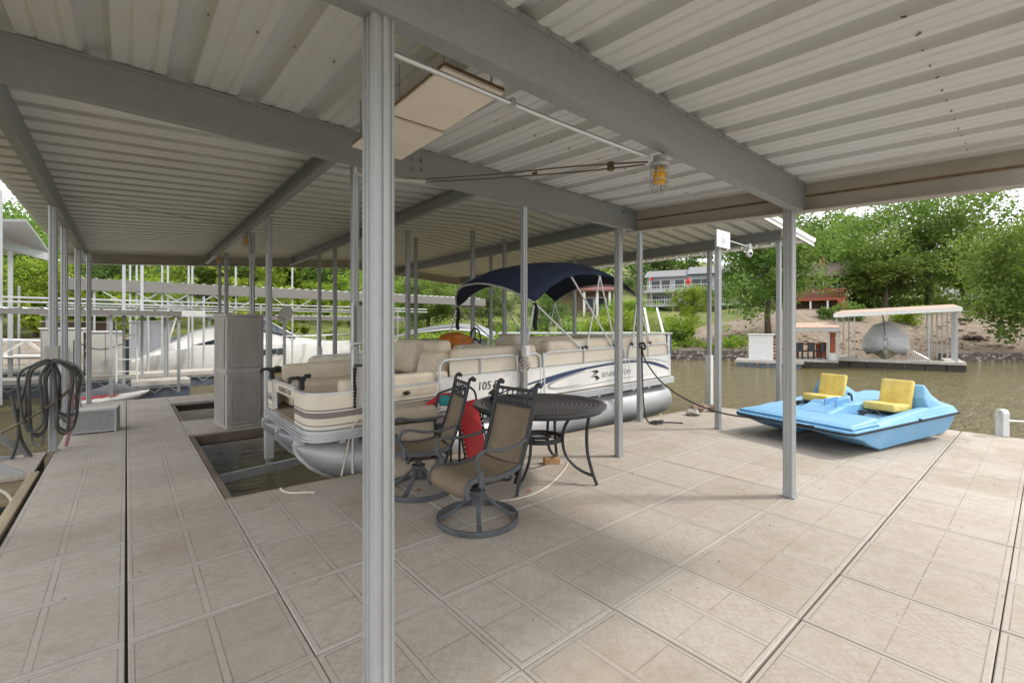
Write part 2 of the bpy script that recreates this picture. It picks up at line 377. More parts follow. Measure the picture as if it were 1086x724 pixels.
# ------------------------------------------------------------ water and terrain
w=MB(); w.add([(-400,-200,-.5),(500,-200,-.5),(500,600,-.5),(-400,600,-.5)],[(0,1,2,3)])
tag(w.build('lake_water',M['water'],world=True),kind='structure')
def lerp(v,a,b): return max(0,min(1,(v-a)/(b-a)))
def interp(x,P):
    if x<=P[0][0]: return P[0][1]
    for (a,ya),(b,yb) in zip(P,P[1:]):
        if x<=b: return ya+(yb-ya)*(x-a)/(b-a)
    return P[-1][1]
HR=[(20,-2.5),(27.6,-.9),(28.2,-.1),(30,.5),(37,2.5),(40,3.0),(60,4.6),(80,6),(120,11),(220,24),(400,30)]
HC=[(20,-2.5),(27.6,-.9),(28.2,-.1),(30,.15),(37,.75),(50,2.1),(72,4.2),(85,7),(120,15),(220,34),(400,40)]
HL=[(20,-2.5),(25,-.9),(26,-.3),(30,.2),(40,1.2),(60,5),(90,14),(130,20),(220,32),(400,38)]
def terrain(d,q):
    wR=lerp(q,.42,.58); wL=lerp(-q,.1,.45)
    h=interp(d,HC)*(1-wR-wL)+interp(d,HR)*wR+interp(d,HL)*wL
    if d>28.5: h+= .25*noise.noise(Vector((q*d*.25,d*.25,0)))*min(1,(d-28.5)/4)
    return h
def tz(px,Z): return terrain(Z,(px-543)/483)
def tp(px,Z,dz=0): return fr(px,Z,tz(px,Z)+dz)
ds=[20,24,26,27,27.6,28.2,29]+[30+i*.8 for i in range(14)]+[42+i*2 for i in range(20)]+[86+i*8 for i in range(10)]+[180,220,300,400]
qs=[-2.4+i*.04 for i in range(121)]
V=[];F=[];bank=[]
for d in ds:
    for q in qs:
        V.append((SY*d+CY*q*d, CY*d-SY*q*d, terrain(d,q)))
        bank.append((lerp(q,.28,.42)*lerp(46-d,0,4) if q<1.35 else .3) if q>-.5 else .8*lerp(38-d,0,4))
nq=len(qs)
for i in range(len(ds)-1):
    for j in range(nq-1): F.append((i*nq+j,i*nq+j+1,(i+1)*nq+j+1,(i+1)*nq+j))
tm=MB(); tm.add(V,F,True); to=tm.build('hill_terrain',M['ground'],world=True,sharp=180)
a=to.data.attributes.new('bank','FLOAT','POINT'); a.data.foreach_set('value',bank)
tag(to,kind='structure')

# ------------------------------------------------------------ dock deck
rd=random.Random(4)
dk=MB(); base=MB()
TX,TY,OY=.642,.65,.155
def edgeY(x): return 4.52-.055*(x-.63)
def tile_rect(x0,x1,y0,y1,slant=False,big=()):
    i=math.floor(x0/TX+1e-4)
    while i*TX<x1-.03:
        a=max(x0,i*TX); b=min(x1,(i+1)*TX)
        if b>x1-.04: b=x1
        j=math.floor((y0-OY)/TY+1e-4)
        while j*TY+OY<y1-.03:
            c=max(y0,j*TY+OY); d=min(y1,(j+1)*TY+OY)
            if b-a>.05 and d-c>.05:
                g=.0025
                gx0=.006 if abs(a)<.01 else g; gx1=.006 if abs(b)<.01 else g
                gy1=.006 if abs(d-.805)<.02 else g; gy0=.006 if abs(c-.805)<.02 else g
                if i%4==2: gx1=.004
                A,B,c1,d1=a+gx0,b-gx1,c+gy0,d-gy1
                zt=[rd.uniform(-.0025,.0025) for _ in range(4)]
                dA=min(d1,edgeY(A)-.02) if slant else d1; dB=min(d1,edgeY(B)-.02) if slant else d1
                if dA-c1<.02: j+=1; continue
                e=.004
                P=[(A,c1),(B,c1),(B,dB),(A,dA)]; Q=[(A+e,c1+e),(B-e,c1+e),(B-e,dB-e),(A+e,dA-e)]
                vs=[(x,y,-.05) for x,y in P]+[(x,y,-e+zt[k]) for k,(x,y) in enumerate(P)]+[(x,y,zt[k]) for k,(x,y) in enumerate(Q)]
                fs=[(0,1,5,4),(1,2,6,5),(2,3,7,6),(3,0,4,7),(4,5,9,8),(5,6,10,9),(6,7,11,10),(7,4,8,11),(8,9,10,11)]
                dk.add(vs,fs)
            j+=1
        i+=1
def slab(poly,z0=-.17,z1=-.02): base.prism(poly,z0,z1)
tile_rect(-.66,.642,-3,12.05); slab([(-.655,-3),(.637,-3),(.637,12.04),(-.655,12.04)])
tile_rect(.642,8.35,-3,4.6,True); slab([(.64,-3),(8.34,-3),(8.34,edgeY(8.34)-.025),(.64,edgeY(.64)-.025)])
tile_rect(8.35,8.988,-3,2.105); slab([(8.345,-3),(8.98,-3),(8.98,2.1),(8.345,2.1)])
tile_rect(.642,7.06,7.55,8.755); slab([(.64,7.57),(7.05,7.57),(7.05,8.74),(.64,8.74)])
tile_rect(.642,9.2,10.95,12.05); slab([(.64,10.97),(9.19,10.97),(9.19,12.04),(.64,12.04)])
dko=tag(dk.build('dock_deck',M['deck'],world=True),kind='structure')
tag(base.build('dock_floats',M['darkframe'],world=True,),kind='structure')
# side finger
dk2=MB(); dk2.b2(-3.6,-.72,6.62,7.7,-.06,-.012); f2=tag(dk2.build('side_pier_deck',M['deck'],world=True,bevel=.006),kind='structure')
b2=MB(); b2.b2(-3.58,-.74,6.64,7.68,-.3,-.062); tag(b2.build('side_pier_frame',M['wood'],world=True),kind='structure')
# edge strips: trim round the open slip and timber rub rail
e=MB(); 
e.b2(.648,.70,4.53,7.54,-.16,-.004); e.b2(.648,7.0,7.52,7.565,-.15,-.02)
e.b2(.648,.70,8.77,10.93,-.14,-.004)
tag(e.build('slip_edge_trim',M['oldwood'],world=True,bevel=.006),'dark weathered trim strip lining the open boat slip edge','edge trim')
e=MB()
n=30
e.loft([[(.64+(8.34-.64)*i/n,edgeY(.64+(8.34-.64)*i/n)-.018+dy,z) for dy,z in ((0,-.22),(.05,-.22),(.05,-.004),(0,-.004))] for i in range(n+1)],sm=False)
tag(e.build('slip_edge_timber',M['wood'],world=True),'weathered wooden edging board along the main deck beside the pontoon boat slip','edge board')
e=MB(); e.b2(-.74,-.668,3.4,6.6,-.16,.012)
tag(e.build('rub_rail',M['wood'],world=True,bevel=.006),'light wooden rub rail along the left side of the walkway','rub rail')

# ------------------------------------------------------------ roof over the main deck
def ribbed(x0,x1,period,rw,rh,off=0):
    P=[(x0,0)]; k=math.ceil((x0-off)/period)
    while True:
        c=off+k*period
        if c+rw>x1: break
        for dx,dz in ((-rw,0),(-rw*.55,rh),(rw*.55,rh),(rw,0)):
            if c+dx>P[-1][0]: P.append((c+dx,dz))
        for t in (.36,.64):
            m=c+period*t
            for dx,dz in ((-.018,0),(-.006,.007),(.006,.007),(.018,0)):
                if x0<m+dx<x1 and m+dx>P[-1][0]: P.append((m+dx,dz))
        k+=1
    P.append((x1,0)); return P
def zT(y): return 2.70+.06*(y-1.4)
roof=empty('deck_roof',(1.6,1.4,2.45),0,'flat beige ribbed metal roof on grey steel beams over the tiled deck','roof')
RL=Vector((-1.6,-1.4,-2.45))
def loc(mb,off):   # shift a builder into a thing's frame
    mb.v=[(v[0]+off.x,v[1]+off.y,v[2]+off.z) for v in mb.v]; return mb
s=MB(); prof=ribbed(-1.3,4.5,.333,.06,.055,2.217-.333*8)
s.loft([[(x,y,zT(y)+dz) for x,dz in prof] for y in (-.12,.6,1.4,2.3,3.22)],closed=False,caps=False,sm=False)
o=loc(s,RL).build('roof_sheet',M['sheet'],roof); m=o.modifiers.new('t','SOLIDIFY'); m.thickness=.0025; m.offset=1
def cbeam(mb,p0,p1,h,w=.075,lip=.022,t=.004,flip=1):
    """C purlin: web with top and bottom flanges and lips, p = bottom line of web"""
    p0=Vector(p0);p1=Vector(p1); d=(p1-p0).normalized(); sd=Vector((-d.y,d.x,0))*flip
    prof=[(0,0),(w,0),(w,lip),(w-t,lip),(w-t,t),(t,t),(t,h-t),(w-t,h-t),(w-t,h-lip),(w,h-lip),(w,h),(0,h)]
    mb.loft([[p+sd*a+Vector((0,0,b)) for a,b in prof] for p in (p0,p1)],sm=False)
b=MB(); cbeam(b,(-1.3,1.36,2.45),(4.46,1.36,2.45),.25,flip=1); b.b2(-1.3,4.46,1.352,1.359,2.675,2.70); 
for k in range(34): 
    x=-.9+k*.16+rd.uniform(-.05,.05); b.tube([(x,1.36,2.68),(x,1.343,2.68)],.006,6)
loc(b,RL).build('front_beam',M['beam'],roof)
b=MB(); cbeam(b,(-1.3,3.06,2.585),(4.47,3.06,2.565),.215,flip=1); b.b2(-1.3,4.46,3.052,3.059,2.775,2.79)
for x,z in ((1.62,2.70),(1.62,2.63),(1.70,2.71),(1.70,2.64),(4.2,2.73),(4.26,2.73)): b.tube([(x,3.06,z),(x,3.035,z)],.014,6)
loc(b,RL).build('back_beam',M['beam'],roof)
b=MB()
for yy in (.35,2.25):
    for k in range(17):
        for dx in (-.09,.09):
            x=2.217-.333*9+k*.333+dx+.13
            if -1.2<x<4.4: b.tube([(x,yy+rd.uniform(-.02,.02),zT(yy)-.001),(x,yy,zT(yy)-.007)],.004,6)
loc(b,RL).build('sheet_screw',M['rustline'],roof)
b=MB(); F=[]
for (a0,a1,z0,z1,o) in ((4.5,4.51,-.245,.0,0),(4.512,4.535,-.245,-.20,0),(4.512,4.53,-.12,-.105,0)):
    b.loft([[(a0,y,zT(y)+z0),(a1,y,zT(y)+z0),(a1,y,zT(y)+z1),(a0,y,zT(y)+z1)] for y in (-.12,3.24)],sm=False)
b.loft([[(4.42,y,zT(y)-.247),(4.53,y,zT(y)-.247),(4.53,y,zT(y)-.238),(4.42,y,zT(y)-.238)] for y in (-.12,3.24)],sm=False)
loc(b,RL).build('side_fascia',M['brownsteel'],roof)
b=MB()
for z in (-.232,-.115,-.106): b.loft([[(4.492,y,zT(y)+z),(4.499,y,zT(y)+z),(4.499,y,zT(y)+z+.008),(4.492,y,zT(y)+z+.008)] for y in (-.12,3.24)],sm=False)
loc(b,RL).build('fascia_rust_line',M['rustline'],roof)

# ------------------------------------------------------------ slip roof
XP=5.2
def zS(x): return 3.14+.07*x if x<=XP else 3.14+.07*XP-.07*(x-XP)
sroof=empty('slip_roof',(4.5,8.35,2.95),0,'large low gabled beige ribbed roof with steel beams over the boat slips','roof')
SL=Vector((-4.5,-8.35,-2.95))
prof=ribbed(3.0,13.72,.305,.05,.06)
s=MB(); s.loft([[(x,y,zS(x)+dz) for y,dz in prof] for x in (-1.05,2.0,XP,8.0,10.15)],closed=False,caps=False,sm=False)
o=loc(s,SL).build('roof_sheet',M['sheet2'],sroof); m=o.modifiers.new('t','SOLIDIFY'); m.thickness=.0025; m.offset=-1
for x,fl in ((-.62,1),(1.55,1),(3.5,1),(6.72,1),(9.1,1)):
    b=MB(); cbeam(b,(x,3.16,zS(x)-.205),(x,13.6,zS(x)-.205),.2,flip=fl)
    loc(b,SL).build('roof_beam',M['beam'],sroof)
b=MB()
b.loft([[(x,13.72,zS(x)-.22),(x,13.76,zS(x)-.22),(x,13.76,zS(x)-.0),(x,13.72,zS(x)-.0)] for x in (-1.05,XP,10.15)],sm=False)
b.loft([[(x,13.64,zS(x)-.232),(x,13.77,zS(x)-.232),(x,13.77,zS(x)-.222),(x,13.64,zS(x)-.222)] for x in (-1.05,XP,10.15)],sm=False)
loc(b,SL).build('end_fascia',M['brownsteel'],sroof)
b=MB()
for dy,z0,z1 in ((0,-.12,.045),(-.02,-.04,.045),(-.015,-.12,-.085)):
    b.loft([[(x,2.97+dy,zS(x)+z0),(x,2.995+dy*.2,zS(x)+z0),(x,2.995+dy*.2,zS(x)+z1),(x,2.97+dy,zS(x)+z1)] for x in (4.7,XP,10.2)],sm=False)
b.b2(10.17,10.27,2.95,13.75,zS(10.15)-.02,zS(10.15)+.05)
loc(b,SL).build('gutter',M['whitesteel'],sroof)

# ------------------------------------------------------------ posts
def post_poly(wd,g=.008):
    h=wd/2; P=[]
    for k in range(4):
        a=[(-h+.01,-h),(-h*.5,-h),(-h*.42,-h+g),(-h*.1,-h+g),(-h*.02,-h),(h*.3,-h),(h*.38,-h+g),(h*.62,-h+g),(h*.7,-h),(h-.01,-h)]
        c,s_=math.cos(k*PI/2),math.sin(k*PI/2)
        P+=[(x*c-y*s_,x*s_+y*c) for x,y in a]
    return P
PG='galvanized posts holding up the dock roofs'
def post(x,y,z0,z1,wd,label,mat='galv',sleeve=None,plate=True):
    wd*=.84
    r=empty('support_post',(x,y,z0),0,label,'post',PG)
    b=MB(); b.prism(post_poly(wd),0,z1-z0); b.build('post_shaft',M[mat],r)
    if plate and z0>-.05:
        p=MB(); p.b2(-wd*.62,wd*.62,-wd*.62,wd*.62,.001,.008); p.build('base_plate',M['beam'],r)
    if sleeve:
        p=MB(); q=wd/2+.018; p.b2(-q,q,-q,q,sleeve[0]-z0,sleeve[1]-z0); p.build('guide_sleeve',M['white_pipe'],r,bevel=.006)
    return r
post(.63,1.42,.003,2.70,.098,'thick galvanized steel post in the foreground, left of the swivel chairs')
post(4.36,1.45,.003,2.69,.098,'galvanized post standing on the open deck in front of the blue pedal boat')
post(4.26,3.16,.003,2.57,.09,'galvanized post at the end of the back beam, between table and pontoon boat stern')
post(-.74,4.66,.0,2.9,.098,'galvanized post at the far left picture edge beside the walkway')
post(-.66,7.62,.003,zS(-.6)-.2,.09,'grey post on the left walkway edge with the hoses hung on it')
post(-.68,9.15,.003,zS(-.6)-.2,.09,'second galvanized post along the left walkway edge, just behind the hose post')
post(-.68,11.55,.003,zS(-.6)-.2,.10,'left one of the pair of posts behind the metal mesh box')
post(-.55,11.95,.003,zS(-.6)-.2,.09,'right one of the pair of posts behind the metal mesh box')
post(1.785,4.60,-.02,zS(1.8)-.0,.085,'post with electrical boxes at the near bow corner of the pontoon boat')
post(1.57,7.28,-.6,zS(1.57)-.2,.09,'post in the slip water at the right edge of the storage cabinet',sleeve=(-.42,.85))
post(3.93,4.40,-.4,zS(3.93)-.0,.09,'post with rope and outlet tied amidships to the pontoon boat, behind the table')
post(6.12,4.14,-.03,zS(6.1)-.0,.09,'post with black rope tied to it at the stern of the pontoon boat')
post(6.51,3.09,.003,2.83,.09,'post on the deck carrying the small white sign')
post(9.1,4.5,-.6,zS(9.1)-.2,.09,'post in the water just left of the sign post, with a white lower sleeve',sleeve=(-.6,.9))
post(9.1,3.2,-.6,zS(9.1)-.2,.09,'post rising behind the blue pedal boat at the roof corner')
post(1.62,11.3,.003,zS(1.6)-.2,.09,'post on the far cross walk under the farthest amber lamp')
post(1.62,12.2,-.6,zS(1.6)-.2,.08,'thin post on the water side of the cross walk behind the cabinet')
post(1.62,8.7,.003,zS(1.6)-.2,.09,'post on the finger pier just behind the storage cabinet')
post(3.5,11.2,.003,zS(3.5)-.2,.08,'post with white lower sleeve in front of the white cruiser bow',sleeve=(0,1.0))
post(3.5,10.15,-.6,zS(3.5)-.2,.09,'slender post in the second slip in front of the white cruiser')
post(3.86,7.45,-.3,zS(3.86)-.2,.09,'post behind the bow seats of the pontoon boat')
post(4.7,8.72,.0,zS(4.7)-.1,.08,'thin post just right of the post behind the bow seats')
post(5.28,7.45,-.3,zS(5.28)-.1,.09,'post seen beneath the front end of the navy canopy')
post(6.1,7.45,-.3,zS(6.1)-.1,.09,'post seen through the canopy frame behind the steering wheel')
post(8.3,7.45,-.6,zS(8.3)-.1,.09,'far post behind the pontoon boat, seen right of the midship post')
post(6.72,8.72,-.3,zS(6.72)-.2,.08,'thin far post seen right behind the midship post under the canopy')

# braces at far left
g=MB()
p0=Vector((-1.95,7.0,.58)); 
g.tube([(-1.5,6.95,.85),(-.86,7.62,.0)],.0,sq=(.07,.02)); g.tube([(-1.5,6.7,.42),(-.80,6.68,-.02)],.0,sq=(.07,.02)); g.tube([(-1.9,7.1,.2),(-.95,7.55,-.01)],.0,sq=(.05,.015))
tag(g.build('brace_bracket',M['galv'],bevel=.002),'bolted galvanized diagonal braces over the small side pier at left','brace')
g=MB(); g.tube(catmull([(-1.5,6.3,-.1),(-1.1,6.35,-.0),(-.85,6.3,-.1),(-.76,6.1,-.35)],6),.014)
tag(g.build('water_line',M['rope_white']),'pale hose curling off the side pier into the water','hose')

# ------------------------------------------------------------ painted boards under the roof
def board(x0,x1,y0,y1,label):
    r=empty('ceiling_board',((x0+x1)/2,(y0+y1)/2,2.5),0,label,'board','painted boards hung under the deck roof')
    hx,hy=(x1-x0)/2,(y1-y0)/2
    b=MB(); b.b2(-hx,hx,-hy,hy,0,.010); b.build('board_panel',M['plywood'],r)
    b=MB(); b.b2(-hx-.002,hx+.002,-hy-.002,hy+.002,.0105,.024); b.build('board_core',M['plyedge'],r)
    b=MB()
    for sx in (-1,1):
        for sy in (-1,1): b.tube([(sx*hx*.8,sy*hy*.8,.02),(sx*hx*.8,sy*hy*.8,zT((y0+y1)/2)-2.5+.0)],.004,6)
    b.build('hanger_rod',M['galv'],r)
board(.98,1.29,1.58,2.09,'painted square board hung under the roof, nearer one with the brown edge showing')
board(1.0,1.31,2.12,2.62,'painted board hung under the roof, the farther one half behind the foreground post')

# ------------------------------------------------------------ lamps and conduit
def caged_lamp(loc_,label,s=1.0):
    r=empty('caged_lamp',loc_,0,label,'lamp','jelly jar lamps with wire cages')
    b=MB(); b.lathe([(.018,0),(.034,-.002),(.036,-.03),(.05,-.035),(.056,-.05),(.052,-.062),(.03,-.066)],seg=20); b.build('lamp_cap',M['galv'],r)
    b=MB(); b.lathe([(.034,-.064),(.038,-.09),(.038,-.16),(.03,-.188),(.012,-.20)],seg=18); b.build('glass_jar',M['lampglass'],r)
    b=MB(); b.lathe([(.012,-.066),(.026,-.08),(.033,-.10),(.033,-.145),(.024,-.165),(.006,-.172)],seg=14); b.build('amber_bulb',M['glassamber'],r)
    b=MB()
    for k in range(4):
        a=k*PI/2+.4; c,s_=math.cos(a),math.sin(a)
        b.tube([(c*.048,s_*.048,-.06),(c*.05,s_*.05,-.10),(c*.05,s_*.05,-.17),(c*.036,s_*.036,-.205),(0,0,-.222)],.0028,6)
    for z,rr in ((-.10,.05),(-.145,.0505),(-.178,.048)): b.tube([(rr*math.cos(2*PI*k/20),rr*math.sin(2*PI*k/20),z) for k in range(20)],.0026,6,loop=True)
    b.build('wire_cage',M['galv'],r)
    r.scale=(s,s,s); return r
caged_lamp((2.34,1.45,2.44),'caged amber lamp hanging under the front roof beam, the nearest one')
caged_lamp((1.52,8.7,zS(1.55)-.22),'caged amber lamp at the slip roof beam above the storage cabinet')
caged_lamp((1.52,11.6,zS(1.55)-.22),'farthest caged amber lamp, near the end of the slip roof beam')
g=MB(); g.tube(catmull([(.66,1.47,2.30),(.70,1.50,2.41),(.80,1.51,2.425),(1.5,1.51,2.425),(2.28,1.48,2.425)],8),.011,10)
for x in (1.28,2.05): g.tube([(x,1.51,2.41),(x,1.51,2.445)],.016,8)
tag(g.build('lamp_conduit',M['alum']),'bent silver conduit running under the front beam to the amber lamp','conduit')
g=MB()
g.tube(catmull([(2.30,1.5,2.41),(2.15,1.9,2.46),(1.95,2.5,2.52),(1.72,3.03,2.57)],6),.005,6)
g.tube(catmull([(2.30,1.52,2.40),(2.17,1.9,2.43),(1.98,2.5,2.50),(1.76,3.03,2.56)],6),.005,6)
g.box((2.24,1.72,2.43),(.03,.03,.05)); g.box((2.06,2.2,2.47),(.015,.04,.02))
tag(g.build('lamp_cable',M['hose3']),'pair of thin cables strung from the nearest amber lamp to the back beam','cable')
g=MB(); g.tube(catmull([(1.27,3.15,2.66),(1.25,3.2,2.60),(1.3,3.24,2.565),(1.5,3.15,2.555),(1.72,3.04,2.555)],6),.011,8)
tag(g.build('beam_conduit',M['white_pipe']),'short bent white conduit under the back beam behind the boards','conduit')
g=MB(); g.tube([(-.6,7.6,3.02),(1.5,8.6,zS(1.5)-.12)],.006,6)
tag(g.build('slip_cable',M['galv']),'thin cable crossing under the slip roof above the walkway','cable')
g=MB(); g.tube([(1.62,8.62,2.95),(1.62,8.62,1.2)],.012,8); g.tube(catmull([(1.62,8.62,2.95),(1.6,8.62,3.02),(1.53,8.7,3.04)],5),.012,8); g.box((1.6,8.6,2.62),(.08,.05,.14))
tag(g.build('post_conduit',M['galv']),'grey conduit with switch box down the post behind the cabinet','conduit')

# post with boxes (near bow corner)
def ebox(c,d,label,lidmat='cabinet'):
    r=empty('electrical_box',(c[0],c[1],c[2]-d[2]/2),0,label,'electrical box')
    b=MB(); b.b2(-d[0]/2,d[0]/2,-d[1]/2,d[1]/2,0,d[2]); b.build('box_body',M[lidmat],r,bevel=.008)
    b=MB(); b.b2(-d[0]/2+.012,d[0]/2-.012,-d[1]/2-.008,-d[1]/2-.001,.012,d[2]-.012); b.build('box_cover',M[lidmat],r,bevel=.004)
    return r
ebox((1.85,4.50,1.48),(.14,.09,.40),'tall grey electrical box on the post at the near bow corner of the pontoon boat')
r=ebox((1.835,4.49,.86),(.17,.10,.42),'lower grey meter box with black ribbed edge on the same corner post')
b=MB()
for k in range(12): b.tube([(-.095,-.02+.01*math.sin(k),.02+k*.034),(-.095,.02,.02+k*.034)],.018,8)
b.b2(-.10,.09,-.06,.05,.42,.435); b.build('ribbed_cord',M['rubber'],r)
g=MB(); g.tube([(1.725,4.5,.0),(1.725,4.5,1.7)],.012,8); g.tube(catmull([(1.76,4.5,1.25),(1.70,4.47,1.27),(1.72,4.43,1.3),(1.80,4.46,1.3)],5),.01,8)
tag(g.build('meter_conduit',M['white_pipe']),'white conduit climbing the corner post beside the electrical boxes','conduit')
ebox((3.88,4.31,1.16),(.09,.07,.14),'small white outlet box on the midship post behind the table','white_pipe')
g=MB()
P=[]
for k in range(40):
    a=k*.9; P.append((3.93+.07*math.cos(a)+rd.uniform(-.01,.01),4.39+.07*math.sin(a),1.05-.004*k+.03*math.sin(k*1.7)))
g.tube(catmull(P,3),.008,6); g.tube(catmull([(3.88,4.33,1.0),(3.86,4.31,.7),(3.89,4.32,.45),(3.87,4.31,.2)],5),.007,6)
tag(g.build('tie_rope',M['rope_white']),'white rope wrapped in knots round the midship post behind the table','rope')
ebox((-.66,7.54,1.16),(.13,.08,.17),'small grey outlet box on the walkway post above the hoses')

# hoses on the left post
rd=random.Random(9)
for nm,mt,n_,lab in (('garden_hose','hose',6,'black rubber hose coiled in long loops on the walkway post'),('shore_power_cord','hose2',3,'grey power cord looped over the walkway post among the hoses'),('water_hose','hose3',1,'olive brown hose running from the walkway post down to the side pier')):
    g=MB()
    if nm!='water_hose':
        for k in range(n_):
            sd=-1 if k%2==0 else 1
            if nm=='shore_power_cord': sd=-1 if k==0 else 1
            A=rd.uniform(.17,.27); dp=rd.uniform(.70,.92) if sd<0 else rd.uniform(.55,.86); yy=7.50-.025*k; c0=-.66
            P=[(c0,yy,1.06),(c0+sd*A*.55,yy-.03,1.04),(c0+sd*A,yy,.90),(c0+sd*A*.95,yy,.90-dp*.45),(c0+sd*A*.85,yy+.02,1.02-dp*.9),(c0+sd*A*.55,yy+.02,1.02-dp),(c0+sd*A*.25,yy,1.02-dp*.88),(c0+sd*A*.22,yy+.02,.55),(c0+sd*A*.28,yy+.02,.88)]
            P=[(x+rd.uniform(-.02,.02),y,z+rd.uniform(-.02,.02)) for x,y,z in P]
            g.tube(catmull(P,6,True),.0135,8,loop=True)
        if nm=='garden_hose':
            g.tube(catmull([(-.85,7.5,.9),(-.93,7.5,.5),(-.9,7.48,.2),(-.82,7.45,-.0)],6),.015)
            g.tube(catmull([(-.98,7.5,.7),(-.92,7.45,.3),(-.97,7.44,-.0)],6),.015)
    else: g.tube(catmull([(-.45,7.5,1.0),(-.5,7.48,.75),(-.75,7.46,.5),(-1.2,7.44,.22),(-1.7,7.4,.0)],8),.014)
    tag(g.build(nm,M[mt]),lab,'hose')
g=MB(); g.tube(catmull([(-.52,7.66,1.0),(-.50,7.68,.6),(-.53,7.7,.2),(-.56,7.72,.02)],8),.018,8)
tag(g.build('mooring_line',M['redsup']),'red and white mooring line hanging beside the hose post','rope')

# mesh box
r=empty('mesh_box',(-.33,8.70,0),math.radians(-6),'grey wire mesh box on the walkway behind the hose post','box')
b=MB(); b.b2(-.26,.26,-.19,.19,.02,.34); b.build('mesh_side',M['mesh'],r,bevel=.01)
b=MB()
for x in (-.265,.265):
    for y in (-.195,.195): b.b2(x-.012,x+.012,y-.012,y+.012,.0,.36)
for z in (.03,.35):
    for y in (-.195,.195): b.b2(-.253,.253,y-.010,y+.010,z-.010,z+.010)
    for x in (-.265,.265): b.b2(x-.010,x+.010,-.183,.183,z-.010,z+.010)
b.build('corner_frame',M['galv'],r)
b=MB(); b.b2(-.27,.27,-.2,.2,.362,.372); b.build('lid',M['shed'],r,bevel=.003)
r.scale=(.88,.9,.88)

# ------------------------------------------------------------ storage cabinet
r=empty('storage_cabinet',(1.30,7.93,.0),math.radians(7),'tall weathered plastic storage cabinet at the end of the open slip','cabinet')
b=MB(); b.b2(-.25,.25,-.30,.30,.0,.81); b.b2(-.25,.25,-.30,.30,.83,1.62); b.build('cabinet_body',M['cabinet'],r,bevel=.012)
b=MB(); b.b2(-.262,.262,-.315,.31,1.62,1.66); b.build('cabinet_top',M['cabinet'],r,bevel=.01)
b=MB(); b.b2(-.258,.258,-.31,.30,.80,.84); b.build('middle_ledge',M['cabinet'],r,bevel=.006)
for z0,z1 in ((.05,.78),(.87,1.59)):
    b=MB(); 
    b.b2(-.215,.215,-.312,-.302,z0,z1); b.build('door_panel',M['cabinet_door'],r,bevel=.006)
    b=MB()
    for x in (-.19,.19): b.b2(x-.006,x+.006,-.318,-.3125,z0+.03,z1-.03)
    for z in (z0+.03,z1-.03): b.b2(-.18,.18,-.318,-.3125,z-.006,z+.006)
    for k in range(9): 
        x=-.12+k*.03; b.b2(x-.004,x+.004,-.316,-.3125,z0+.20,z1-.2)
    b.build('door_moulding',M['cabinet'],r)
    b=MB()
    b.b2(-.262,-.251,-.24,.24,z0,z1); b.build('side_panel',M['cabinet_door'],r,bevel=.003)
b=MB()
for z in (.16,.66,.98,1.48): b.tube([(-.24,-.315,z-.03),(-.24,-.315,z+.03)],.008,8); b.tube([(.235,-.315,z-.03),(.235,-.315,z+.03)],.008,8)
b.build('hinge',M['cabinet'],r)
# ------------------------------------------------------------ pontoon boat
def strip(path,z0,z1,t=.02,zf=None):
    """vertical band of thickness t following a plan path (outside = right of travel)"""
    mb=MB(); rings=[]; P=[Vector((p[0],p[1],0)) for p in path]; n=len(P)
    for i,p in enumerate(P):
        d=(P[min(i+1,n-1)]-P[max(i-1,0)]).normalized(); nn=Vector((d.y,-d.x,0))
        a=z0(p.x) if callable(z0) else z0; b=z1(p.x) if callable(z1) else z1
        rings.append([p+Vector((0,0,a)),p+nn*t+Vector((0,0,a)),p+nn*t+Vector((0,0,b)),p+Vector((0,0,b))])
    mb.loft(rings,sm=True); return mb
def round_path(pts,r,n=6):
    P=[Vector((p[0],p[1],0)) for p in pts]; out=[P[0]]
    for i in range(1,len(P)-1):
        a=(P[i-1]-P[i]).normalized(); b=(P[i+1]-P[i]).normalized()
        rr=min(r,(P[i-1]-P[i]).length*.45,(P[i+1]-P[i]).length*.45)
        s_,e_=P[i]+a*rr,P[i]+b*rr
        for k in range(n+1):
            t=k/n; out.append(s_*(1-t)**2+P[i]*2*t*(1-t)+e_*t*t)
    out.append(P[-1]); return out
def round3(pts,r,n=6):
    P=[Vector(p) for p in pts]; out=[P[0]]
    for i in range(1,len(P)-1):
        a=(P[i-1]-P[i]).normalized(); b=(P[i+1]-P[i]).normalized()
        rr=min(r,(P[i-1]-P[i]).length*.45,(P[i+1]-P[i]).length*.45)
        s_,e_=P[i]+a*rr,P[i]+b*rr
        for k in range(n+1):
            t=k/n; out.append(s_*(1-t)**2+P[i]*2*t*(1-t)+e_*t*t)
    out.append(P[-1]); return out
def cushion(name,c,d,parent,mat=None,bev=.06,rot=None):
    mb=MB(); mb.box(c,d,rot); o=mb.build(name,mat or M['cream'],parent)
    bm=bmesh.new(); bm.from_mesh(o.data)
    bmesh.ops.bevel(bm,geom=list(bm.edges),offset=min(bev,min(d)*.45),segments=4,profile=.6,affect='EDGES')
    for f in bm.faces: f.smooth=True
    bm.to_mesh(o.data); bm.free(); return o
boat=empty('pontoon_boat',(1.28,5.5,-.0),math.radians(-1.2),'cream and white pontoon boat with navy canopy floating in the open slip','boat')
boat.rotation_euler=(0,math.radians(-1.3),math.radians(-1.2))
Lb=6.3
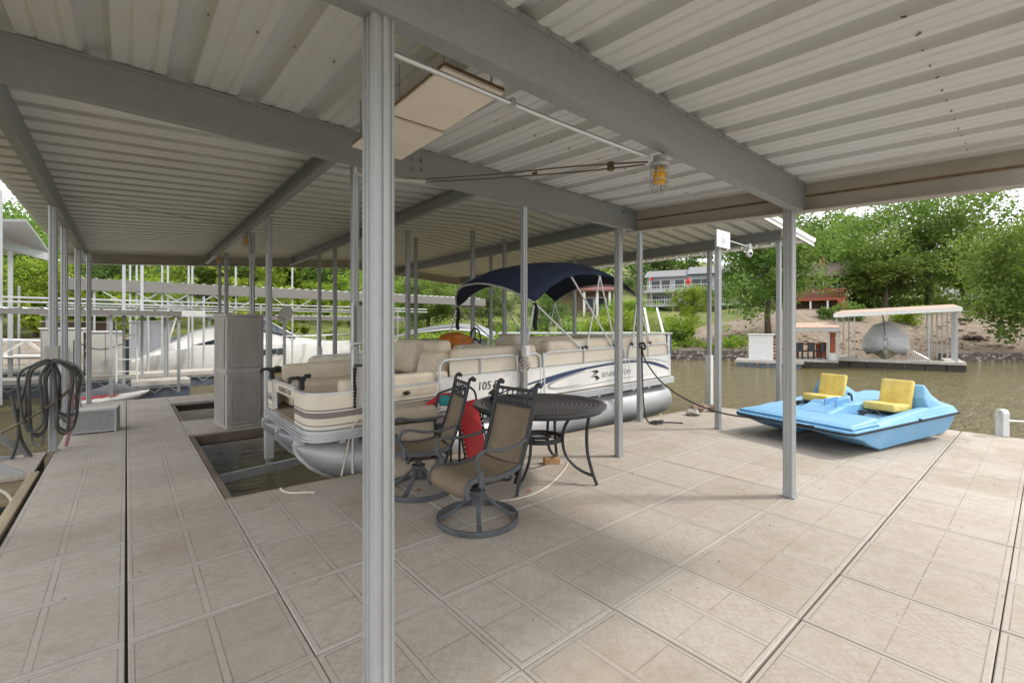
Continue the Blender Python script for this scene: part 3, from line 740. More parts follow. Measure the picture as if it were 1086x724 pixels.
for yc in (-.76,0,.72):
    b=MB(); rings=[]
    for x,lo in ((0,.27),(.03,.20),(.12,.09),(.25,-.01),(.42,-.10),(.62,-.17),(.85,-.215),(1.1,-.23),(3,-.23),(5.9,-.23),(6.15,-.2),(6.2,-.12)):
        hi=.325 if x<6.1 else (.32 if x<6.18 else .22); w_=min(.29,.02+.27*math.sin(min(1,(x+.02)/.85)*PI/2)); c_=(hi+lo)/2; h_=(hi-lo)/2
        if x>6.1: w_=.27 if x<6.18 else .2
        rings.append([(x,yc+w_*math.cos(a),c_+h_*math.sin(a)*(1)) for a in [2*PI*k/20 for k in range(20)]])
    b.loft(rings); o=b.build('pontoon',M['pontoon'],boat,sharp=50)
    b=MB(); b.tube([(x,yc,lo) for x,lo in ((-.02,.33),(-.01,.25),(.03,.18),(.12,.075),(.25,-.025),(.42,-.115),(.62,-.185),(.85,-.23),(1.1,-.245),(2.0,-.247),(6.0,-.247))],0,sq=(.03,.03)); b.build('keel_strip',M['alum'],o)
    b=MB(); b.box((.03,yc,.33),(.10,.06,.05)); b.tube([(.03,yc-.034,.33),(.03,yc+.034,.33)],.013,8); b.build('nose_eye',M['alum'],o,bevel=.008)
# brackets between pontoons and deck
b=MB()
for k in range(14): b.b2(.35+k*.43,.41+k*.43,-.98,.98,.31,.345)
b.build('cross_member',M['alum'],boat)
OL=round_path([(6.2,-1.03),(.05,-1.03),(.05,1.03),(6.2,1.03)],.26,8)
poly=[(p.x,p.y) for p in OL]
b=MB(); b.prism(poly,.35,.455); 
b.build('deck_platform',M['alum'],boat)
for z in (.36,.395,.43):
    st=strip(OL,z,z+.02,-.022); st.build('deck_channel_ridge',M['alum'],boat)
b=MB(); b.prism([(p.x*.985+.04,p.y*.97) for p in OL],.457,.467); b.build('floor_carpet',M['carpet'],boat)
IN=lambda pts,r=.24: round_path(pts,r,8)
z0,z1=.475,.80
def panel(name,path,mat,zz=(z0,z1),t=.03):
    return strip(path,zz[0],zz[1],t).build(name,M[mat],boat)
near=IN([(.10,-.44),(.10,-.98),(1.45,-.98)])
far=IN([(.5,.98),(.10,.98),(.10,.58)],.2)
pn=panel('bow_panel_near',near,'creamp'); pf=panel('bow_panel_far',far,'creamp')
pn.name='bow_panel'; pf.name='bow_panel'
for base_,par in ((near,pn),(far,pf)):
    def off(path,k): 
        out=[];P=path;n=len(P)
        for i,p in enumerate(P):
            d=(P[min(i+1,n-1)]-P[max(i-1,0)]).normalized(); out.append(p+Vector((-d.y,d.x,0))*k)
        return out
    sgn=-.031
    Q=[Vector((p.x,p.y,0)) for p in base_]
    def offp(k):
        out=[];n=len(Q)
        for i,p in enumerate(Q):
            d=(Q[min(i+1,n-1)]-Q[max(i-1,0)]).normalized(); nn=Vector((d.y,-d.x,0)); out.append(p+nn*k)
        return out
    kk=.0305
    strip(offp(kk),.575,.63,.003).build('taupe_stripe',M['stripe'],par)
    strip(offp(kk),.648,.656,.003).build('navy_stripe',M['navyline'],par)
    strip(offp(kk),.50,.507,.003).build('grey_stripe',M['navyline'],par)
    zt=strip(base_,z1,z1+.022,.034).build('top_rail',M['alum'],par)
    zt=strip(base_,z0-.012,z0,.034).build('bottom_rail',M['alum'],par)
# frame uprights + gate
for y in (-.42,.56): b=MB(); b.b2(.085,.125,y-.018,y+.018,.47,.83); b.build('gate_post',M['alum'],boat,bevel=.005)
b=MB(); b.b2(.095,.118,-.39,.53,.69,.805); gt=b.build('bow_gate',M['creamp'],boat,bevel=.01)
b=MB(); b.tube(round3([(.106,-.39,.49),(.106,-.39,.82),(.106,.53,.82),(.106,.53,.49)],.06),.012,8); b.build('gate_frame',M['alum'],gt)
text_mesh('BENNINGTON','gate_lettering',.085,M['stripe'],gt,Matrix.Translation((.093,.07,.745))@Matrix.Rotation(-PI/2,4,'Z')@Matrix.Rotation(PI/2,4,'X'))
# long side panels (both sides)
SP=[(x,-.98) for x in (1.45,2.5,3.5,4.5,6.15)]
sp=panel('side_panel',[Vector((x,y,0)) for x,y in SP],'white',(z0,.84))
panel('side_panel',[Vector((x,.98,0)) for x in (6.15,3,.5)],'white',(z0,.84))
strip([Vector((x,y,0)) for x,y in SP],.84,.855,.034).build('panel_cap',M['alum'],sp)
panel('fabric_panel',[Vector((1.62,-.97,0)),Vector((6.1,-.97,0))],'creamp',(.86,1.03),.012)
panel('fabric_panel',[Vector((6.1,.97,0)),Vector((.6,.97,0))],'creamp',(.86,1.03),.012)
panel('transom_panel',[Vector((6.17,-.9,0)),Vector((6.17,.9,0))],'creamp',(z0,1.05),.03)
# graphics: swooshes on the near side panel, proud by 2mm
def swoosh(pts,w,mat):
    mb=MB(); P=catmull(pts,8); n=len(P); rings=[]
    for i,p in enumerate(P):
        d=(P[min(i+1,n-1)]-P[max(i-1,0)]).normalized(); nn=Vector((-d.z,0,d.x)); k=w*math.sin(PI*min(.98,max(.06,i/(n-1))))*.5+.001
        a,c=p+nn*k,p-nn*k
        def cl(q): return Vector((q.x,q.y,max(.48,min(.835,q.z))))
        a,c=cl(a),cl(c)
        rings.append([a,c,c+Vector((0,-.002,0)),a+Vector((0,-.002,0))])
    mb.loft(rings,sm=False); mb.build('graphic_stripe',M[mat],sp)
Y=-1.0115
swoosh([(2.0,Y,.55),(2.7,Y,.64),(3.6,Y,.75),(4.6,Y,.80),(5.4,Y,.77),(6.0,Y,.66)],.035,'navyline')
swoosh([(5.0,Y,.80),(5.5,Y,.75),(5.95,Y,.64),(6.1,Y,.58)],.05,'navyline')
swoosh([(2.6,Y-.001,.50),(2.85,Y-.001,.58),(3.3,Y-.001,.69),(3.9,Y-.001,.755)],.05,'navyline')
swoosh([(3.9,Y-.001,.79),(4.8,Y-.001,.825),(5.6,Y-.001,.80),(6.1,Y-.001,.71)],.02,'greyline')
swoosh([(3.9,Y-.001,.735),(3.35,Y-.001,.66),(3.15,Y-.001,.59),(3.3,Y-.001,.54),(3.8,Y-.001,.55)],.035,'greyline')
swoosh([(3.3,Y,.505),(4.4,Y,.54),(5.6,Y,.56)],.008,'greyline')
TR=lambda x,z:Matrix.Translation((x,Y-.003,z))@Matrix.Rotation(PI/2,4,'X')
text_mesh('BENNINGTON','side_lettering',.11,M['greyline'],sp,TR(4.62,.64),shear=.2)
mb=MB(); mb.prism([(4.02,.72),(4.16,.73),(4.2,.70),(4.12,.665),(4.05,.66),(4.14,.69)],0,.003,lambda x,y,z:(x,Y-z-.003,y)); mb.prism([(4.0,.64),(4.16,.65),(4.22,.60),(4.12,.57),(4.15,.60),(4.1,.63)],0,.003,lambda x,y,z:(x,Y-z-.003,y)); mb.build('logo_mark',M['black'],sp)
text_mesh('105 FJ','registration_lettering',.14,M['black'],sp,TR(2.15,.70),shear=.1)
# white tube rails
def rail(x0,x1,y=-1.0,zt=1.05,mid=()):
    b=MB(); b.tube(round3([(x0,y,.50),(x0,y,zt),(x1,y,zt),(x1,y,.50)],.12),.017,10)
    for m_ in mid: b.tube([(m_,y,zt),(m_,y,.84)],.012,8)
    b.build('side_rail',M['white_pipe'],boat)
rail(1.47,2.62,mid=(2.05,)); rail(2.72,3.02,mid=()); rail(3.08,4.85,mid=(3.9,)); rail(4.95,6.1,mid=(5.5,))
for x0,x1 in ((.6,3.0),(3.1,6.1)): rail(x0,x1,1.0,1.05,((x0+x1)/2,))
b=MB()
for x in (2.62,3.08): b.tube([(x,-1.0,1.05),(x,-1.0,.47)],.02,10)
b.build('entry_post',M['alum'],boat)
# seats
cushion('bow_lounge',(.95,-.72,.62),(1.3,.44,.28),boat); cushion('bow_lounge',(1.0,.72,.62),(1.5,.44,.28),boat)
cushion('bow_backrest',(1.0,-.90,.83),(1.25,.14,.20),boat,bev=.07); cushion('bow_backrest',(1.1,.88,.86),(1.7,.16,.24),boat,bev=.07)
cushion('bow_backrest',(1.60,-.62,.93),(.22,.5,.42),boat,bev=.1,rot=Matrix.Rotation(.25,3,'Y')); cushion('head_cushion',(1.64,-.66,1.19),(.20,.40,.16),boat,bev=.08)
cushion('bow_backrest',(1.9,.60,1.0),(.24,.7,.5),boat,bev=.1,rot=Matrix.Rotation(.25,3,'Y'))
cushion('side_couch',(2.35,-.70,.68),(1.3,.46,.42),boat); cushion('couch_backrest',(2.35,-.87,1.02),(1.32,.19,.30),boat,bev=.09)
cushion('head_cushion',(2.35,-.55,1.10),(.5,.22,.14),boat,bev=.06)
cushion('captain_seat',(3.35,.35,.78),(.5,.5,.2),boat); cushion('captain_seat_back',(3.58,.35,1.05),(.16,.5,.45),boat,bev=.08)
cushion('side_couch',(4.6,-.68,.72),(2.6,.5,.45),boat); cushion('couch_backrest',(4.55,-.87,1.06),(2.7,.2,.30),boat,bev=.09)
cushion('stern_lounge',(5.85,.0,.92),(.6,1.7,.55),boat,bev=.1); cushion('stern_pod',(6.0,-.78,1.02),(.36,.30,.36),boat,bev=.06,mat=M['creamp'])
cushion('side_couch',(4.8,.7,.72),(2.2,.5,.45),boat); cushion('couch_backrest',(4.8,.88,1.04),(2.2,.18,.3),boat,bev=.08)
b=MB()
for x in (.35,.62): b.tube([(x,-.80,.765),(x,-.80,.772)],.05,16)
b.build('cup_holder',M['stripe'],boat)
# moulded side pocket near bow
b=MB(); b.b2(.55,1.42,-1.018,-1.012,.70,.775); b.build('side_pocket',M['cream'],pn,bevel=.002)
b=MB(); b.ico((1.05,-1.03,.735),.03,(1.4,.6,.8)); b.build('pocket_fitting',M['black'],pn)
b=MB(); b.tube([(.7,-1.019,.738),(.7,-1.03,.738)],.028,14); b.build('pocket_cup',M['cream'],pn)
# console, wheel and cover
cushion('helm_console',(2.75,.55,.80),(.45,.6,.68),boat,bev=.05,mat=M['creamp'])
b=MB(); b.tube([(3.0+.0+.04*math.cos(2*PI*k/24)*.5,.5+.17*math.cos(2*PI*k/24),1.22+.16*math.sin(2*PI*k/24)) for k in range(24)],.014,8,loop=True)
for k in range(3):
    a=PI/2+k*2*PI/3; b.tube([(3.0,.5,1.22),(3.0+.02*math.cos(a),.5+.17*math.cos(a),1.22+.16*math.sin(a))],.01,6)
b.tube([(3.0,.5,1.22),(2.88,.5,1.15)],.02,8); b.build('steering_wheel',M['black'],boat)
b=MB(); b.ico((2.66,.6,1.15),.26,(.95,1.05,.62),3,.35,seed=3); b.build('console_cover',M['orange'],boat)
# black clamp brackets on the bow rail
for x,y,a in ((.12,-.55,.2),(.11,.78,.1),(.95,.95,1.2)):
    b=MB(); R=Matrix.Rotation(a,3,'Z'); 
    for c,d in (((0,0,.865),(.05,.05,.10)),((0,0,.93),(.07,.07,.045)),((-.07,0,.945),(.10,.035,.035)),((.07,.01,.95),(.07,.03,.045)),((-.12,0,.925),(.03,.045,.06))): b.box(Vector((x,y,0))+R@Vector(c),d,R)
    b.build('rod_clamp',M['black'],boat,bevel=.01)
# bimini canopy
cr=[];nx=26;ny=16
def ip(u,P): return interp(u,P)
for i in range(nx+1):
    u=i/nx; row=[]
    zc=ip(u,[(0,2.05),(.08,2.17),(.2,2.30),(.33,2.36),(.42,2.41),(.55,2.44),(.7,2.42),(.85,2.33),(.94,2.24),(1,2.12)])
    ze=ip(u,[(0,1.74),(.06,1.80),(.15,1.95),(.27,2.07),(.42,2.15),(.6,2.17),(.75,2.15),(.88,2.05),(1,1.86)])
    for j in range(ny+1):
        v=2*j/ny-1; k=abs(v)**2.5
        x=2.60+2.75*u+(.36*(1-u)**2)*abs(v)**2.2-.10*u*u*abs(v)**2
        z=zc*(1-k)+ze*k-.012*math.sin(PI*u*3)**2*(1-k)
        row.append((x,.97*v,z+.01*noise.noise(Vector((x*4,v*5,0)))))
    cr.append(row)
b=MB(); b.loft(cr,closed=False,caps=False); cano=b.build('canopy',M['navy'],boat,sharp=180)
m=cano.modifiers.new('t','SOLIDIFY'); m.thickness=.004
def cz(u,v):
    i=int(round(u*nx)); j=int(round((v+1)/2*ny)); return Vector(cr[i][j])-Vector((0,0,.018))
for u in (.0,.33,.62,1.0):
    b=MB(); b.tube([cz(u,-1+2*j/ny) for j in range(ny+1)],.013,8); b.build('canopy_bow',M['alum'],boat)
for s_ in (-1,1):
    b=MB(); yb=1.0*s_
    for (u,xb) in ((.0,3.85),(.33,5.05),(.62,3.95),(1.0,5.05)):
        if u in (.33,): continue
        b.tube([cz(u,s_),(xb,yb,1.06)],.013,8)
    b.tube([cz(.33,s_),(4.55,yb,1.06)],.013,8); b.tube([cz(1.0,s_),(5.55,yb,1.06)],.013,8); b.tube([cz(0.0,s_),(2.75,yb,1.06)],.013,8); b.tube([cz(.62,s_),(4.62,yb,1.06)],.013,8)
    b.build('canopy_frame',M['white_pipe'],boat)
    b=MB()
    for xb in (3.85,4.58,5.05,5.55,2.75,3.95): b.tube([(xb,yb,1.05),(xb,yb,1.10)],.024,8)
    b.build('frame_foot',M['black'],boat)
    b=MB(); p=cz(0,s_); b.tube(catmull([p,p+Vector((.03,.0,-.12)),p+Vector((.0,0,-.28)),p+Vector((.02,0,-.36))],5),.03,8); b.build('canopy_strap',M['darkcanvas'],boat)
b=MB(); b.tube([(4.6,.2,2.3),(4.62,.2,2.42)],.008,6); b.ico((4.62,.2,2.44),.03); b.build('stern_light',M['black'],boat)

# ------------------------------------------------------------ boat lift frame in the slip
lf=MB(); lf.tube([(.72,6.2,-.30),(2.3,6.45,-.28)],0,sq=(.10,.05))
tag(lf.build('lift_frame',M['galv']),'galvanized lift bars low over the water under the pontoon bow','boat lift')
lf=MB()
for k in range(7): lf.tube([(.8+.4*k,9.0,-.2),(1.0+.4*k,9.0,-.42)],0,sq=(.02,.02)); lf.tube([(1.2+.4*k,9.0,-.2),(1.0+.4*k,9.0,-.42)],0,sq=(.02,.02))
lf.tube([(.7,9.3,-.16),(4,9.3,-.16)],0,sq=(.05,.05)); lf.tube([(.7,9.7,-.3),(4,9.9,-.3)],0,sq=(.05,.05))
tag(lf.build('slip_truss',M['galv']),'rusted truss bars across the second slip beyond the cabinet','truss')

# ------------------------------------------------------------ patio table
tb=empty('patio_table',(3.07,3.21,0),math.radians(-19),'round black cast metal patio table on the deck beside the pontoon boat','table')
def tablemat():
    q=N('pierced_table_metal'); xyz=q.sep(); rad=q.math('SQRT',q.math('ADD',q.math('POWER',xyz[0],2),q.math('POWER',xyz[1],2)))
    ang=q.math('ARCTAN2',xyz[1],xyz[0])
    r1=q.math('ABSOLUTE',q.math('SUBTRACT',q.math('FRACT',q.math('MULTIPLY',rad,22)),.5)); a1=q.math('ABSOLUTE',q.math('SUBTRACT',q.math('FRACT',q.math('ADD',q.math('MULTIPLY',ang,12.732),q.math('MULTIPLY',q.math('FLOOR',q.math('MULTIPLY',rad,22)),.5))),.5))
    hole=q.math('MULTIPLY',q.math('LESS_THAN',r1,.30),q.math('LESS_THAN',a1,.34)); hole=q.math('MULTIPLY',hole,q.math('LESS_THAN',rad,.57)); 
    c=q.mix(hole,(.085,.085,.09),(.012,.012,.012)); q.bump(q.math('SUBTRACT',1,hole),.8,.006); return q.set(c,q.mix(hole,(.38,.38,.38),(.8,.8,.8)),.35)
b=MB(); b.lathe([(.0,.694),(.62,.694),(.642,.700),(.645,.722),(.635,.730),(.60,.727),(.595,.722),(.0,.722)],seg=72)
b.build('tabletop',tablemat(),tb,sharp=50)
b=MB(); b.lathe([(.585,.668),(.605,.668),(.605,.693),(.585,.693)],seg=64); b.build('apron_ring',M['iron'],tb)
for k in range(4):
    a=PI/4+k*PI/2; c,s_=math.cos(a),math.sin(a)
    def P(r,z): return (c*r,s_*r,z)
    b=MB(); b.tube(catmull([P(.50,.69),P(.47,.5),P(.475,.3),P(.52,.12),P(.565,.006)],8),.016,8)
    b.tube(catmull([P(.42,.69),P(.32,.62),P(.25,.50),P(.235,.36),P(.27,.24),P(.36,.15),P(.45,.105),P(.53,.085)],8),.015,8)
    b.build('leg',M['iron'],tb)
b=MB(); b.tube([(.22*math.cos(2*PI*k/40),.22*math.sin(2*PI*k/40),.39) for k in range(40)],0,sq=(.045,.012),loop=True)
b.tube([(.10*math.cos(2*PI*k/30),.10*math.sin(2*PI*k/30),.40) for k in range(30)],0,sq=(.02,.012),loop=True)
for k in range(8):
    a=k*PI/4; b.tube([(.10*math.cos(a),.10*math.sin(a),.4),(.21*math.cos(a),.21*math.sin(a),.4)],.007,6)
b.build('centre_ring',M['iron'],tb)
ln=empty('table_lantern',(2.86,3.66,.731),0,'small dark bell shaped lantern standing on the patio table behind the chair','lantern')
b=MB(); b.lathe([(.045,0),(.05,.01),(.03,.02),(.028,.05)],seg=16); b.build('lantern_base',M['iron'],ln)
b=MB(); b.lathe([(.062,.05),(.055,.065),(.03,.09),(.012,.10),(.008,.125),(.016,.135),(.004,.15)],seg=16); b.build('lantern_hood',simple('bronze',(.10,.07,.05),.5,.4),ln)

# ------------------------------------------------------------ swivel chairs
def slingmat():
    q=N('tan_sling_mesh'); v=q.map((160,160,160)); w1=q.n.new('ShaderNodeTexChecker'); w1.inputs['Scale'].default_value=1; q.L(v,w1.inputs['Vector'])
    f=q.noise(5,5,.65); c=q.mix(q.ramp(f,.3,.7),(.165,.125,.083),(.235,.185,.125)); c=q.mix(.15,c,w1.outputs['Color'],'OVERLAY'); q.bump(w1.outputs['Fac'],.3,.001)
    return q.set(c,.85)
M['sling']=slingmat()
def make_chair(loc_,rz,label):
    r=empty('swivel_chair',loc_,rz,label,'chair','swivel patio chairs at the table')
    b=MB(); n=40; b.tube([(.315*math.cos(2*PI*k/n),.315*math.sin(2*PI*k/n),.024) for k in range(n)],0,sq=(.042,.020),loop=True)
    base_=b.build('base_ring',M['iron_dusty'],r,bevel=.004)
    for k in range(4):
        a=PI/4+k*PI/2+.15; c,s_=math.cos(a),math.sin(a)
        b=MB(); b.tube([(c*q_,s_*q_,z) for q_,z in ((.305,.03),(.24,.05),(.16,.10),(.09,.165),(.05,.205),(.042,.225))],0,sq=(.022,.036)); b.build('base_leg',M['iron_dusty'],r,bevel=.004)
    b=MB(); b.lathe([(.05,.13),(.056,.135),(.050,.16),(.050,.215),(.062,.22),(.062,.24),(.03,.245),(.028,.30)],seg=20); b.build('swivel_hub',M['iron_dusty'],r)
    b=MB(); b.b2(-.17,.15,-.035,.035,.295,.31); b.b2(-.15,.13,-.13,-.10,.31,.335); b.b2(-.15,.13,.10,.13,.31,.335); b.b2(-.16,-.13,-.14,.14,.31,.325); b.b2(.10,.13,-.14,.14,.31,.325)
    for y in (-.06,-.02,.02,.06): b.tube([(-.12,y,.325),(.10,y,.325)],.014,8)
    b.build('rocker_spring',simple('rusty_spring',(.09,.06,.045),.7,.3,.5,20),r)
    # sling seat: side profile (x forward)
    prof=[(-.24,.44),(-.14,.405),(0,.395),(.12,.405),(.2,.42),(.255,.412),(.285,.375),(.29,.33),(.27,.30)]
    b=MB(); rings=[]
    for x,z in [(p.x,p.z) for p in catmull([(x,0,z) for x,z in prof],4)]:
        rings.append([(x,.225*t,z-.018*(1-t*t)) for t in (-1,-.75,-.5,-.25,0,.25,.5,.75,1)])
    b.loft(rings,closed=False,caps=False); o=b.build('seat_sling',M['sling'],r,sharp=180); m=o.modifiers.new('t','SOLIDIFY'); m.thickness=.008
    for s_ in (-1,1):
        b=MB(); b.tube(catmull([(x,.235*s_,z-.005) for x,z in prof],4),0,sq=(.038,.022)); b.build('seat_frame',M['iron_dusty'],r,bevel=.004)
    b=MB(); b.tube([(-.05,-.235,.375),(-.05,.235,.375)],.012,8); b.tube([(.12,-.235,.375),(.12,.235,.375)],.012,8); 
    for s_ in (-1,1): b.tube(catmull([(.12,.225*s_,.385),(.14,.22*s_,.33),(.10,.13*s_,.318)],4),.013,8); b.tube(catmull([(-.15,.225*s_,.385),(-.16,.2*s_,.33),(-.13,.12*s_,.318)],4),.013,8)
    b.build('seat_rail',M['iron_dusty'],r)
    # back: from (-.22,.36) leaning to (-.40,1.04)
    def bp(t): return Vector((-.215-.205*t-.02*math.sin(PI*t),0,.35+.66*t))
    for s_ in (-1,1):
        b=MB(); pts=[bp(t/12)+Vector((0,.232*s_,0)) for t in range(-1,13)]
        pts+= [pts[-1]+Vector((-.012,0,.03)),pts[-1]+Vector((-.04,0,.045)),pts[-1]+Vector((-.06,0,.028)),pts[-1]+Vector((-.05,0,.008))]
        b.tube(pts,0,sq=(.022,.034)); b.ico(pts[-3]+Vector((-.0,0,-.018)),.02); b.build('back_frame',M['iron'],r,bevel=.004)
    b=MB(); rings=[]
    for i in range(13):
        t=.06+.72*i/12; p=bp(t); rings.append([p+Vector((-.02*(1-q_*q_),.222*q_,0)) for q_ in (-1,-.6,-.2,.2,.6,1)])
    b.loft(rings,closed=False,caps=False); o=b.build('back_sling',M['sling'],r,sharp=180); m=o.modifiers.new('t','SOLIDIFY'); m.thickness=.006
    b=MB()
    p=bp(.03); bb=MB(); bb.tube([p+Vector((0,-.225,0)),p+Vector((0,.225,0))],0,sq=(.026,.016)); bb.build('back_rail',M['iron'],r)
    for t in (.79,.975): p=bp(t); b.tube([p+Vector((0,-.225,0)),p+Vector((0,.225,0))],0,sq=(.026,.016))
    u=(bp(.975)-bp(.79)); 
    for row in range(2):
        for k in range(7):
            cc=bp(.79)+u*(.27+.46*row)+Vector((0,-.19+.063*k+(.0 if row==0 else .0),0))
            b.tube([cc+Vector((0,.031*math.cos(2*PI*q_/14),0))+u.normalized()*.031*math.sin(2*PI*q_/14) for q_ in range(14)],.0052,6,loop=True)
    b.build('back_scrollwork',M['iron'],r)
    for s_ in (-1,1):
        b=MB(); b.tube(catmull([(-.30,.24*s_,.63),(-.16,.265*s_,.60),(0,.275*s_,.60),(.13,.27*s_,.625),(.20,.262*s_,.60),(.215,.255*s_,.53),(.18,.248*s_,.47),(.17,.245*s_,.42)],5),.013,8); b.tube([(.17,.246*s_,.48),(.17,.246*s_,.36)],.02,8); b.build('armrest',M['iron_dusty'],r)
    r.scale=(.96,.96,.96)
    return r
make_chair((2.03,2.80,0),math.radians(183),'nearer swivel patio chair with tan mesh seat turned away from the table')
make_chair((2.00,3.66,0),math.radians(162),'farther swivel patio chair partly behind the foreground post')

# red camp lounger, folding chair, beige tote
r=empty('camp_chair',(2.80,4.0,0),math.radians(22),'red folding camp lounger standing behind the patio chairs','camp chair')
b=MB(); rings=[]
for i in range(9):
    t=i/8; rings.append([(x*(1-.08*t),-.10+.14*t-.02*math.sin(PI*t)*(1-(x/.2)**2),.07+.60*t) for x in (-.2,-.12,-.04,.04,.12,.2)])
b.loft(rings,closed=False,caps=False); o=b.build('red_sling',M['redfab'],r,sharp=180); m=o.modifiers.new('t','SOLIDIFY'); m.thickness=.01
b=MB()
for s_ in (-1,1): b.tube(catmull([(s_*.225,-.12,.02),(s_*.222,-.05,.3),(s_*.215,.04,.6),(s_*.205,.07,.74),(s_*.12,.08,.80)],5),.012,8); b.tube([(s_*.225,-.02,.02),(s_*.23,-.02,.68)],.011,8)
b.tube([(-.14,.08,.80),(.14,.08,.80)],.012,8); b.tube([(-.22,-.02,.1),(.22,-.02,.1)],.01,8); b.build('frame',M['black'],r)
b=MB()
for i in range(13):
    z=.1+.55*i/12; yy=-.10+.14*i/12
    for s_ in (-1,1): b.tube([(s_*.195,yy-.006,z),(s_*.225,yy-.012,z+.012)],.0045,6)
b.build('lacing',M['whitesteel'],r)
r=empty('folding_chair',(2.52,4.02,0),math.radians(10),'folded black frame chair with teal seat between the beige bin and red lounger','chair')
b=MB(); b.tube(round3([(-.2,.0,.02),(-.17,-.05,.80),(.17,-.03,.84),(.2,.02,.02)],.06),.013,8); b.tube(round3([(-.13,.09,.02),(-.12,.05,.74),(.15,.06,.76),(.15,.1,.02)],.05),.011,8)
b.tube(catmull([(.16,-.03,.84),(.25,0,.82),(.3,.03,.70),(.31,.03,.55)],5),.013,8); b.tube([(-.2,-.02,.45),(.2,0,.45)],.011,8); b.b2(-.19,-.11,-.07,-.01,.3,.5); b.build('frame',M['black'],r)
b=MB(); b.box((.04,.0,.70),(.26,.05,.11),Matrix.Rotation(.15,3,'Y')); b.build('teal_seat',M['teal'],r,bevel=.02)
b=MB(); b.tube(catmull([(-.22,.06,.66),(-.12,.04,.72),(.0,.04,.75),(.14,.05,.74)],5),.028,10); b.build('red_bolster',M['redfab'],r)
r=empty('fabric_bin',(2.13,4.15,0),math.radians(-8),'beige fabric bin with lid beside the pontoon boat behind the far chair','bin')
cushion('bin_body',(0,0,.28),(.50,.34,.54),r,M['tanfab'],.05); cushion('bin_lid',(0,0,.62),(.54,.38,.13),r,M['tanfab'],.05)
b=MB(); b.tube(round3([(-.26,-.19,.545),(.26,-.19,.545),(.26,.19,.545),(-.26,.19,.545),(-.26,-.19,.545)],.04),.008,6); b.build('lid_piping',M['black'],r)
# small things on deck
b=MB(); p=gd(587,492); b.box((p.x,p.y+.03,.035),(.17,.085,.068),Matrix.Rotation(-.5,3,'Z')); tag(b.build('paving_brick',M['brick'],bevel=.006),'single tan brick lying under the patio table','brick')
b=MB(); P=[gd(420,498),gd(440,512),gd(462,528),gd(490,532),gd(520,533),gd(555,528),gd(578,518),gd(592,506),gd(600,496),gd(603,489)]
P=[(2.0,3.25,.28),(1.98,3.1,.13)]+[(q.x,q.y,.008) for q in P[3:]]
b.tube(catmull(P,6),.0065,6); tag(b.build('loose_rope',M['rope_white']),'thin white rope snaking across the deck under the patio chairs and table','rope')
b=MB(); b.tube(catmull([(1.06,4.47,.012),(1.06,4.38,.012),(1.10,4.28,.014),(1.22,4.20,.012),(1.26,4.16,.012)],6),.010,8); b.tube([(1.06,4.47,.012),(1.07,4.53,-.02)],.010,8)
tag(b.build('rope_end',M['rope_white']),'short frayed rope end lying at the edge of the open slip','rope')
b=MB(); b.tube(catmull([(1.62,4.52,-.01),(1.66,4.50,.2),(1.70,4.47,.44),(1.78,4.44,.56),(1.88,4.43,.57)],6),.010,8)
P=[(1.9+.075*math.cos(k*.9),4.5+.07*math.sin(k*.9),.56+.012*math.sin(k*2.1)) for k in range(24)]; b.tube(catmull(P,3),.011,6)
tag(b.build('bow_rope',M['rope_white']),'tan rope knotted on the corner post and hanging down to the slip edge','rope')
for i,(px,py,s_,mt,lab) in enumerate(((735,440,.085,'rock2','grey rock on the deck edge, left of the sign post'),(741,436,.11,'rock','brown rock behind the grey one at the deck edge'),(757,436,.085,'rock','low brown rock right beside the sign post'))):
    p=gd(px,py); b=MB(); b.ico((p.x,p.y,s_*.5),s_,(1.35,.95,.68),3,.7,seed=i+2); tag(b.build('rock',M[mt]),lab,'rock','rocks on the deck edge')
for i,(px,py) in enumerate(((513,532),(561,521),(444,520),(590,560))):
    if i in (3,): continue
    p=gd(px,py); b=MB(); b.add([(p.x-.03,p.y,.004),(p.x,p.y-.018,.010),(p.x+.035,p.y+.005,.006),(p.x+.005,p.y+.02,.016)],[(0,1,2,3)])
    tag(b.build('dry_leaf',M['leafdry']),('curled dry leaf right behind the near chair base','brown dry leaf under the patio table edge','dry leaf on the deck left of the near chair base')[i],'leaf','dry leaves on the deck')

rr_=random.Random(31); b=MB()
for k in range(150):
    x=rr_.uniform(-.5,8.6); y=rr_.uniform(-.6,4.2) if x>.7 else rr_.uniform(1,11); s_=rr_.uniform(.004,.013); a=rr_.uniform(0,6.3)
    c_,q_=math.cos(a)*s_,math.sin(a)*s_
    b.add([(x-c_,y-q_,.004),(x+q_*.4,y-c_*.4,.007),(x+c_,y+q_,.005),(x-q_*.4,y+c_*.4,.009)],[(0,1,2,3)])
tag(b.build('deck_debris',M['leafdry'],world=True),'tiny bits of leaf and dirt scattered over the deck','debris',kind='stuff')
